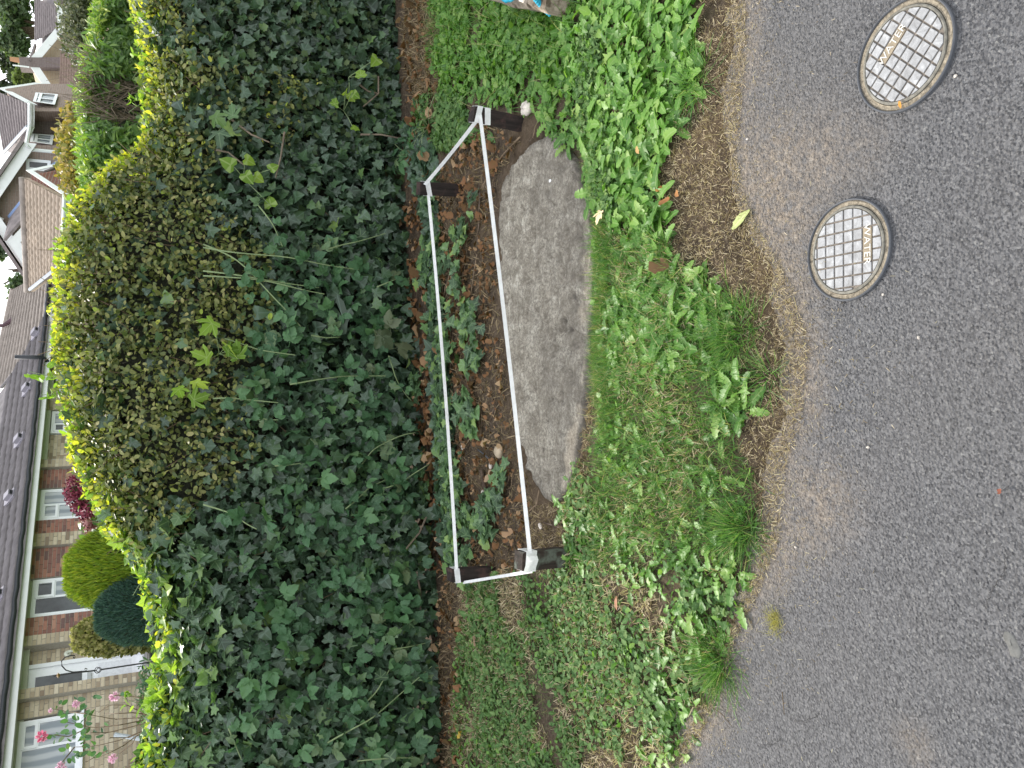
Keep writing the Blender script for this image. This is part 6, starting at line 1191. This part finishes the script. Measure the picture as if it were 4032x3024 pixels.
# ---- large brown brick house
bh = thing('brick_house', 'large brown brick house with white bargeboards on its gables', 'house', tuple([*HY(430, 620, 33)[:2], 1.1]), H=True)
def wallp(parent, pts, Y, mat, th=1.5, name='wall', dY=None):
    P = [HY(x, y, Y if dY is None else dY[i]) for i, (x, y) in enumerate(pts)]; m = MB(); m.prism(P, (0, th, 0)); return m.build(name, mat, parent)
wallp(bh, [(430, 1075), (430, 572), (100, 572), (-68, 805), (95, 1072)], 32, M_BROWNB, 6.0)
for A, B in (((97, 562), (-75, 812)), ((-75, 812), (106, 1078))): barge(bh, HY(*A, 31.6), HY(*B, 31.6), .36, .06)
m = MB(); a, b_, c_ = HY(94, 556, 31.4), HY(-84, 812, 31.4), HY(100, 1084, 31.4); m.prism([a, b_, b_+[0, 0, .12], a+[0, 0, .12]], (0, 7, 0)); m.prism([b_, c_, c_+[0, 0, .12], b_+[0, 0, .12]], (0, 7, 0)); m.build('roof', M_TSLT, bh)
qwin(bh, c2(285, 195), c2(285, 70), c2(555, 95), c2(548, 212), 32, bar=.10, glass=M_GLASS, out=-.06)
c = HY(*c2(30, 852), 31.9); m = MB(); m.tube([c, c+[.25, -.2, .05], c+[.4, -.2, -.02]], .05, 6); m.build('security_light', M_WHITE, bh)
# low cross wing in front of it
A, B, Cc = HY(34, 951, 30.6), HY(104, 875, 30.6), HY(108, 1068, 30.6)
m = MB(); m.prism([A-[0, 0, .3], B-[0, 0, .1], [B[0], B[1], B[2]-1.4], [Cc[0], Cc[1], Cc[2]-1.4], Cc-[0, 0, .1]], (0, 1.2, 0)); m.build('porch_wall', M_BROWNB, bh)
barge(bh, A, B, .34, .06, name='bargeboard'); barge(bh, A, Cc, .34, .06)
r1 = HY(52, 862, 33.0); r2 = HY(100, 800, 31.6); m = MB(); m.prism([A+[0, -.1, .05], B+[.05, -.1, .05], HY(96, 795, 31.2), HY(50, 855, 31.9)], (0, 0, .10)); m.build('porch_roof', M_TSLT, bh)
m = MB(); m.tube([HY(50, 855, 31.8)+[0, 0, .1], HY(97, 797, 31.1)+[0, 0, .1]], .06, 6); m.build('flashing', plain('blue_lead_flashing', (.22, .30, .48), .6), bh)
m = MB(); a = HY(210, 650, 31.2); b_ = HY(245, 624, 31.2); m.prism([a, b_, b_+[0, .8, .1], a+[0, .8, .1]], (0, 0, .08)); m.build('flashing', bpy.data.materials['blue_lead_flashing'], bh)
m = MB(); a, b_ = HY(186, 672, 31.0), HY(262, 640, 31.0); m.prism([a, b_, b_+[0, 1, .2], a+[0, 1, .2]], (0, 0, .08)); m.build('lean_to_roof', M_TSLT, bh)
# the right-hand part: recessed dark wall, window wing, second gable
wallp(bh, [(430, 600), (430, 528), (112, 528), (112, 600)], 33, M_BROWNB, 4, dY=[32.4, 33.6, 33.6, 32.4]); wallp(bh, [(430, 532), (430, 432), (118, 432), (118, 532)], 33.8, M_DARKB, 4)
wallp(bh, [(430, 438), (430, 330), (150, 330), (20, 350), (112, 438)], 32.6, M_BROWNB, 4, dY=[32.6, 35.6, 35.6, 35.0, 32.6])
qwin(bh, c1_(330, 1548), c1_(345, 1462), c1_(590, 1480), c1_(570, 1585), 32.9, bar=.09, cells=((0, 1, 0, .25), (0, .45, .25, 1), (.45, 1, .25, 1)), dirY=(-.3, .4), out=-.12)
qwin(bh, c1_(362, 1118), c1_(392, 1020), c1_(635, 1040), c1_(600, 1152), 33.4, bar=.09, cells=((0, .5, 0, .25), (.5, 1, 0, .25), (0, .45, .25, 1), (.45, 1, .25, 1)), dirY=(-.4, .8), out=-.15)
d0 = HY(104, 575, 31.5); m = MB(); m.tube([d0, HY(124, 588, 31.6), HY(126, 590, 31.7), HY(300, 606, 31.9)], .06, 6); m.build('downpipe', M_WHITE, bh)
e1, e2, e3, e4 = HY(110, 405, 31.8), HY(110, 498, 32.6), HY(14, 600, 36.5), HY(-30, 352, 35.6)
r3 = slab_of(bh, 'roof', M_TSLT, [e1, e2, e3-[0, 0, .8], HY(-60, 590, 38)-[0, 0, .8], e4-[0, 0, .8]], th=.05); tiles(e1, e2, e3, e4, .36, .30, .02, .05, mat=M_TSLT, parent=r3)
m = MB(); m.prism([e1, e2, e2-[0, 0, .2], e1-[0, 0, .2]], (0, .06, 0)); m.prism([e2, HY(100, 560, 32.0), HY(107, 560, 32.0), e2-[0, 0, .2]], (0, .06, 0)); m.build('fascia', M_WHITE, bh)
m = MB(); m.tube([e1+[0, -.1, -.06], e2+[0, -.1, -.06], HY(103, 572, 31.8)], .07, 6); m.build('gutter', M_WHITE, bh)
m = MB(); m.tube([HY(108, 498, 32.5), HY(14, 602, 35.8)], .06, 6); m.build('valley_flashing', bpy.data.materials['lead'], bh)
barge(bh, HY(108, 409, 31.8), HY(-6, 348, 35.4), .30, .06); barge(bh, HY(-6, 348, 35.4), HY(142, 326, 36.4), .42, .06)
m = MB(); m.prism([HY(20, 352, 35.6), HY(135, 334, 36.0), HY(150, 345, 35.4)], (0, .05, 0)); m.build('soffit', plain('beige_soffit', (.40, .37, .33), .8), bh)  # beige soffit triangle under the bargeboard
# ---- farther tan house with chimney
fh = thing('chimney_house', 'farther tan brick house with tall chimney and stepped tiled roofs', 'house', tuple([*HY(420, 200, 46)[:2], 1.2]), H=True)
wallp(fh, [(430, 380), (430, 40), (238, 40), (236, 118), (122, 232), (122, 258), (190, 360)], 46, M_TANB, 6)
barge(fh, HY(226, 105, 45.6), HY(118, 232, 45.6), .42, .06); barge(fh, HY(116, 258, 45.6), HY(186, 362, 45.6), .42, .06)
m = MB(); m.prism([HY(430, 268, 45.5), HY(430, 222, 45.5), HY(150, 226, 45.5), HY(75, 224, 45.5), HY(77, 260, 45.5), HY(150, 264, 45.5)], (0, .9, 0)); ch = m.build('chimney', M_DARKB, fh)
m = MB(); c = HY(72, 237, 45.9); m.tube([c-[0, 0, .2], c+[0, 0, .1], c+[0, 0, .35]], [.14, .13, .11], 8); m.build('chimney_pot', plain('terracotta', (.45, .24, .13), .8), ch)
m = MB(); c = HY(88, 263, 45.2); m.tube([HY(115, 264, 45.2), HY(50, 256, 45.2)], .04, 5); m.build('aerial_mast', M_WHITE, fh)
t1, t2, t3, t4 = HY(233, 110, 45.3), HY(222, 18, 44.6), HY(136, -40, 49), HY(134, 172, 50.0)
t2 = HY(233, -60, 45.3)
r4 = slab_of(fh, 'roof', M_TSLT, [HY(229, 118, 45.3), HY(222, 22, 45.3), HY(150, -30, 49.0), HY(136, 0, 49.5), HY(136, 172, 49.5)], drop=.35); tiles(HY(229, 118, 45.3), HY(222, 22, 45.3), HY(137, -6, 49.4), HY(137, 165, 49.4), .42, .36, .03, .06, mat=M_TSLT, parent=r4)
m = MB(); a, b_ = HY(228, 118, 45.2), HY(224, 20, 45.2); m.prism([a, b_, b_-[0, 0, .22], a-[0, 0, .22]], (0, .06, 0)); m.build('fascia', M_WHITE, fh); m = MB(); m.tube([HY(234, 55, 45.0), HY(262, 50, 45.0)], .07, 6); m.build('downpipe', M_WHITE, fh)
m = MB(); m.prism([HY(134, 172, 49.6), HY(112, 235, 45.4), HY(122, 236, 45.4), HY(142, 172, 49.6)], (0, .4, 0)); m.build('verge_tiles', M_TSLT, fh)
p1, p2, p3, p4 = HY(325, 372, 42.5), HY(330, 240, 42.5), HY(238, 203, 45.6), HY(234, 362, 45.6)
r5 = slab_of(fh, 'pent_roof', M_TBRN, [p1, p2, p3, p4]); tiles(p1, p2, p3, p4, .40, .34, .03, .06, mat=tile_mat('brown_pent_tile', (.22, .155, .125)), parent=r5)
m = MB(); m.prism([p1, p2, p2-[0, 0, .2], p1-[0, 0, .2]], (0, .06, 0)); m.build('fascia', M_WHITE, fh); barge(fh, p2+[.1, 0, .05], p3+[.1, 0, .05], .2, .05)
m = MB(); m.prism([p2-[0, 0, .2], p3, [p3[0], p3[1], 1.2], [p2[0], p2[1], 1.2]], (-2, .3, 0)); m.prism([p1-[0, 0, .2], p2-[0, 0, .2], [p2[0], p2[1], 1.2], [p1[0], p1[1], 1.2]], (0, .5, 0)); m.build('pent_wall', M_TANB, fh)
wallp(fh, [(430, 30), (430, -200), (230, -200), (230, 30)], 46.4, M_DARKB, 6)
# ---- laurel hedge behind, its dead middle, shrubs and trees
lh = thing('laurel_hedge', 'second clipped hedge farther back with long shiny leaves and a brown dead hollow', 'hedge', tuple([*HY(600, 300, 7.4)[:2], .8]), H=True)
LT = np.array([(-80, 385), (0, 388), (60, 380), (120, 372), (190, 352), (250, 330), (330, 322), (420, 320), (520, 322), (600, 322), (680, 330), (740, 335), (800, 342), (860, 350)])
def LS(n, ya=-60, yb_=840):
    y = RNG.uniform(ya, yb_, n); t = RNG.random(n); xt = np.interp(y, LT[:, 0], LT[:, 1]); P = np.zeros((n, 3)); ft = t < .72
    x = np.where(ft, xt+26+(t/.72)*290, xt+26*(1-(t-.72)/.28)); Y = np.where(ft, 7.2+.15*np.sin(y*.02)-.1*np.minimum(1, (x-xt)/90), 7.2+.5*((t-.72)/.28))
    for i in range(n): P[i] = HY(x[i], y[i], Y[i])
    return P, x, y, ft
P, x, y, ft = LS(9000); hol = np.exp(-(((y-385)/115)**2+((x-485)/105)**2)*1.2); k = RNG.random(9000) > hol*1.7*ft; P, x, y, ft = P[k], x[k], y[k], ft[k]; n = len(P)
P[:, 1] += np.where(ft, .28*RNG.random(n)**1.5, 0); P += RNG.normal(size=(n, 3))*.02
nr = np.where(ft[:, None], [0, -.8, .6], [0, -.2, 1.0])+rand_unit(n)*.6; dr = rand_unit(n)+np.where(ft[:, None], [0, -.4, -.1], [0, 0, .7])
S = RNG.uniform(.06, .105, n)*np.where(ft, 1, .8); leaf_objs('leaf', 'laur', LAUR, P[:200], frames(dr[:200], nr[:200]), S[:200], M_LAUR1, lh)
leaf_stuff('foliage', LAUR, P[200:], frames(dr[200:], nr[200:]), S[200:], np.clip(RNG.random(n-200)*.75+.35*(~ft[200:]), 0, 1), M_LAUR, lh)  # top leaves get limer colours to stand for the sun on them
m = MB(); V = []
for y_ in np.linspace(-90, 870, 30):
    xt = np.interp(y_, LT[:, 0], LT[:, 1])+45; h_ = math.exp(-((y_-385)/130)**2)*.35
    V += [HY(xt+12, y_, 7.75+h_), HY(xt+60, y_, 7.62+h_), HY(xt+330, y_, 7.62+h_)]
m.add(V, [(3*i+j, 3*i+j+1, 3*i+j+4, 3*i+j+3) for i in range(29) for j in range(2)]); m.build('twig_core', bpy.data.materials['twig_core_bark'], lh)
cr1 = lambda a, b: (a/2.765, b/2.765); m = MB()
for pts, r in [([(1560, 960), (1440, 880), (1250, 760), (1120, 690), (1040, 680)], .022), ([(1560, 930), (1400, 790), (1280, 700), (1150, 650), (1080, 680)], .018), ([(1600, 980), (1380, 900), (1180, 800), (1030, 800)], .02), ([(1580, 990), (1420, 960), (1200, 900), (1000, 880)], .016), ([(1560, 1020), (1350, 980), (1150, 950), (990, 960)], .016), ([(1640, 1300), (1400, 1300), (1240, 1295)], .016), ([(1600, 1310), (1400, 1260), (1200, 1180), (1090, 1130)], .014), ([(1620, 1200), (1400, 1140), (1180, 1060), (1010, 1010)], .012), ([(1600, 860), (1450, 740), (1300, 720), (1200, 740)], .014), ([(1500, 900), (1330, 850), (1230, 770), (1060, 740)], .012)]:
    P = np.array([HY(*cr1(a, b), 7.22+.1*RNG.normal()) for a, b in pts]); m2 = MB(); m2.tube(P, r*.62*(1-.55*np.linspace(0, 1, len(P))), 6); m2.build('dead_branch', M_DEADB, lh, smooth=True)
    for _ in range(34):
        i = RNG.integers(1, len(P)); a = P[i-1]+(P[i]-P[i-1])*RNG.random(); e = a+np.array([RNG.normal()*.10, RNG.normal()*.05, abs(RNG.normal())*.17+.05]); m.tube([a, (a+e)/2+RNG.normal(size=3)*.015, e], [.004, .003, .0018], 4, cap=False)
m.build('dead_twigs', M_DEADB, lh, kind='stuff')
M_GREYL = leaf_mat('grey_olive_leaf', [(0, (.045, .065, .04)), (.5, (.10, .12, .065)), (1, (.22, .22, .13))], transl=.2); M_AUT = leaf_mat('orange_tinted_leaf', [(0, (.10, .12, .03)), (.5, (.26, .22, .055)), (.8, (.42, .28, .06)), (1, (.5, .38, .12))], transl=.3)
clump('olive_shrub', 'loose grey olive shrub behind the second hedge at the photo edge', (312, 60), 12, .70, .26, BOX, M_GREYL, 5200, (.03, .06))
clump('olive_shrub', 'smaller pale grey shrub below the tiled pent roof', (335, 165), 12, .34, .18, BOX, M_GREYL, 1600, (.03, .055))
clump('autumn_shrub', 'yellow orange tinted shrub topping the second hedge before the brown house', (300, 590), 10, .52, .20, BOX, M_AUT, 2600, (.04, .075)); clump('autumn_shrub', 'orange tipped shrub in front of the red gable window', (292, 690), 10, .24, .16, BOX, M_AUT, 1100, (.035, .06))
M_T1 = leaf_mat('tree_leaf_green', [(0, (.06, .10, .055)), (.6, (.10, .16, .085)), (1, (.19, .24, .13))], transl=.25); M_T2 = leaf_mat('tree_leaf_dark', [(0, (.03, .05, .036)), (1, (.06, .09, .06))], transl=.2); M_T3 = leaf_mat('tree_leaf_pale', [(0, (.09, .14, .05)), (1, (.22, .27, .11))], transl=.3)
def tree(label, blobs, Y, mat, n, size, trunk_px, name='broadleaf_tree'):
    tb = HY(trunk_px[0], trunk_px[1], Y); o = thing(name, label, 'tree', (tb[0], tb[1], 1.2), H=True, group='trees behind the houses'); Ps = []
    for x, y, rx, ry in blobs:
        k = int(n*(rx*ry)/sum(b[2]*b[3] for b in blobs)); c = HY(x, y, Y); a = pxw(ry, Y); b = pxw(rx, Y); q = rand_unit(k)*(RNG.random((k, 1))**.45); Ps.append(c+q*[a, a*.8, b])
    P = np.vstack(Ps); f = fbm(P[:, 0]*1.0+P[:, 1]*.5, P[:, 2], .8, 3, 7); P = P[f > .53]; k = len(P)
    leaf_stuff('crown', BOX, P, frames(rand_unit(k), rand_unit(k)+[0, 0, .5]), RNG.uniform(*size, k), RNG.random(k), mat, o)
    m = MB(); top = np.mean([HY(b[0], b[1], Y) for b in blobs], axis=0); base = np.array([tb[0], tb[1], 1.0]); m.tube([base, base*.5+top*.5+[.2, 0, 0], top], [.35, .25, .10], 8)
    for b in blobs: c = HY(b[0], b[1], Y); m.tube([base*.45+top*.55, (top+c)/2+[0, 0, -.4], c], [.16, .09, .03], 6)
    m.build('trunk', M_BARK, o)
tree('grey green tree with sky showing through at the corner beyond the tan house', [(70, 40, 75, 60), (40, 110, 50, 60), (100, 120, 40, 50), (95, 190, 45, 40), (10, 20, 50, 50), (60, 165, 40, 40), (0, 150, 30, 40)], 62, M_T1, 7000, (.22, .38), (300, 90))
tree('dark dense tree between the chimney and the brown house', [(20, 250, 60, 60), (50, 315, 50, 45), (0, 320, 60, 50), (20, 220, 40, 40), (75, 290, 30, 30)], 66, M_T2, 9000, (.25, .4), (300, 280))
tree('small pale green tree beside the chimney of the tan house', [(105, 300, 28, 28), (90, 318, 22, 18), (125, 290, 25, 25)], 52, M_T3, 3500, (.2, .34), (300, 305))
tree('wide pale tree behind the grey roof left of the brown gable', [(60, 1000, 60, 55), (20, 960, 50, 50), (80, 1060, 40, 50), (60, 1110, 40, 45), (30, 1060, 45, 45), (10, 1120, 30, 40), (80, 1150, 30, 40)], 60, M_T1, 8000, (.22, .38), (300, 1050))
tree('tree peeping over the ridge beside the dark flue', [(26, 1225, 18, 25), (4, 1390, 14, 22)], 56, M_T1, 1600, (.2, .36), (250, 1230))
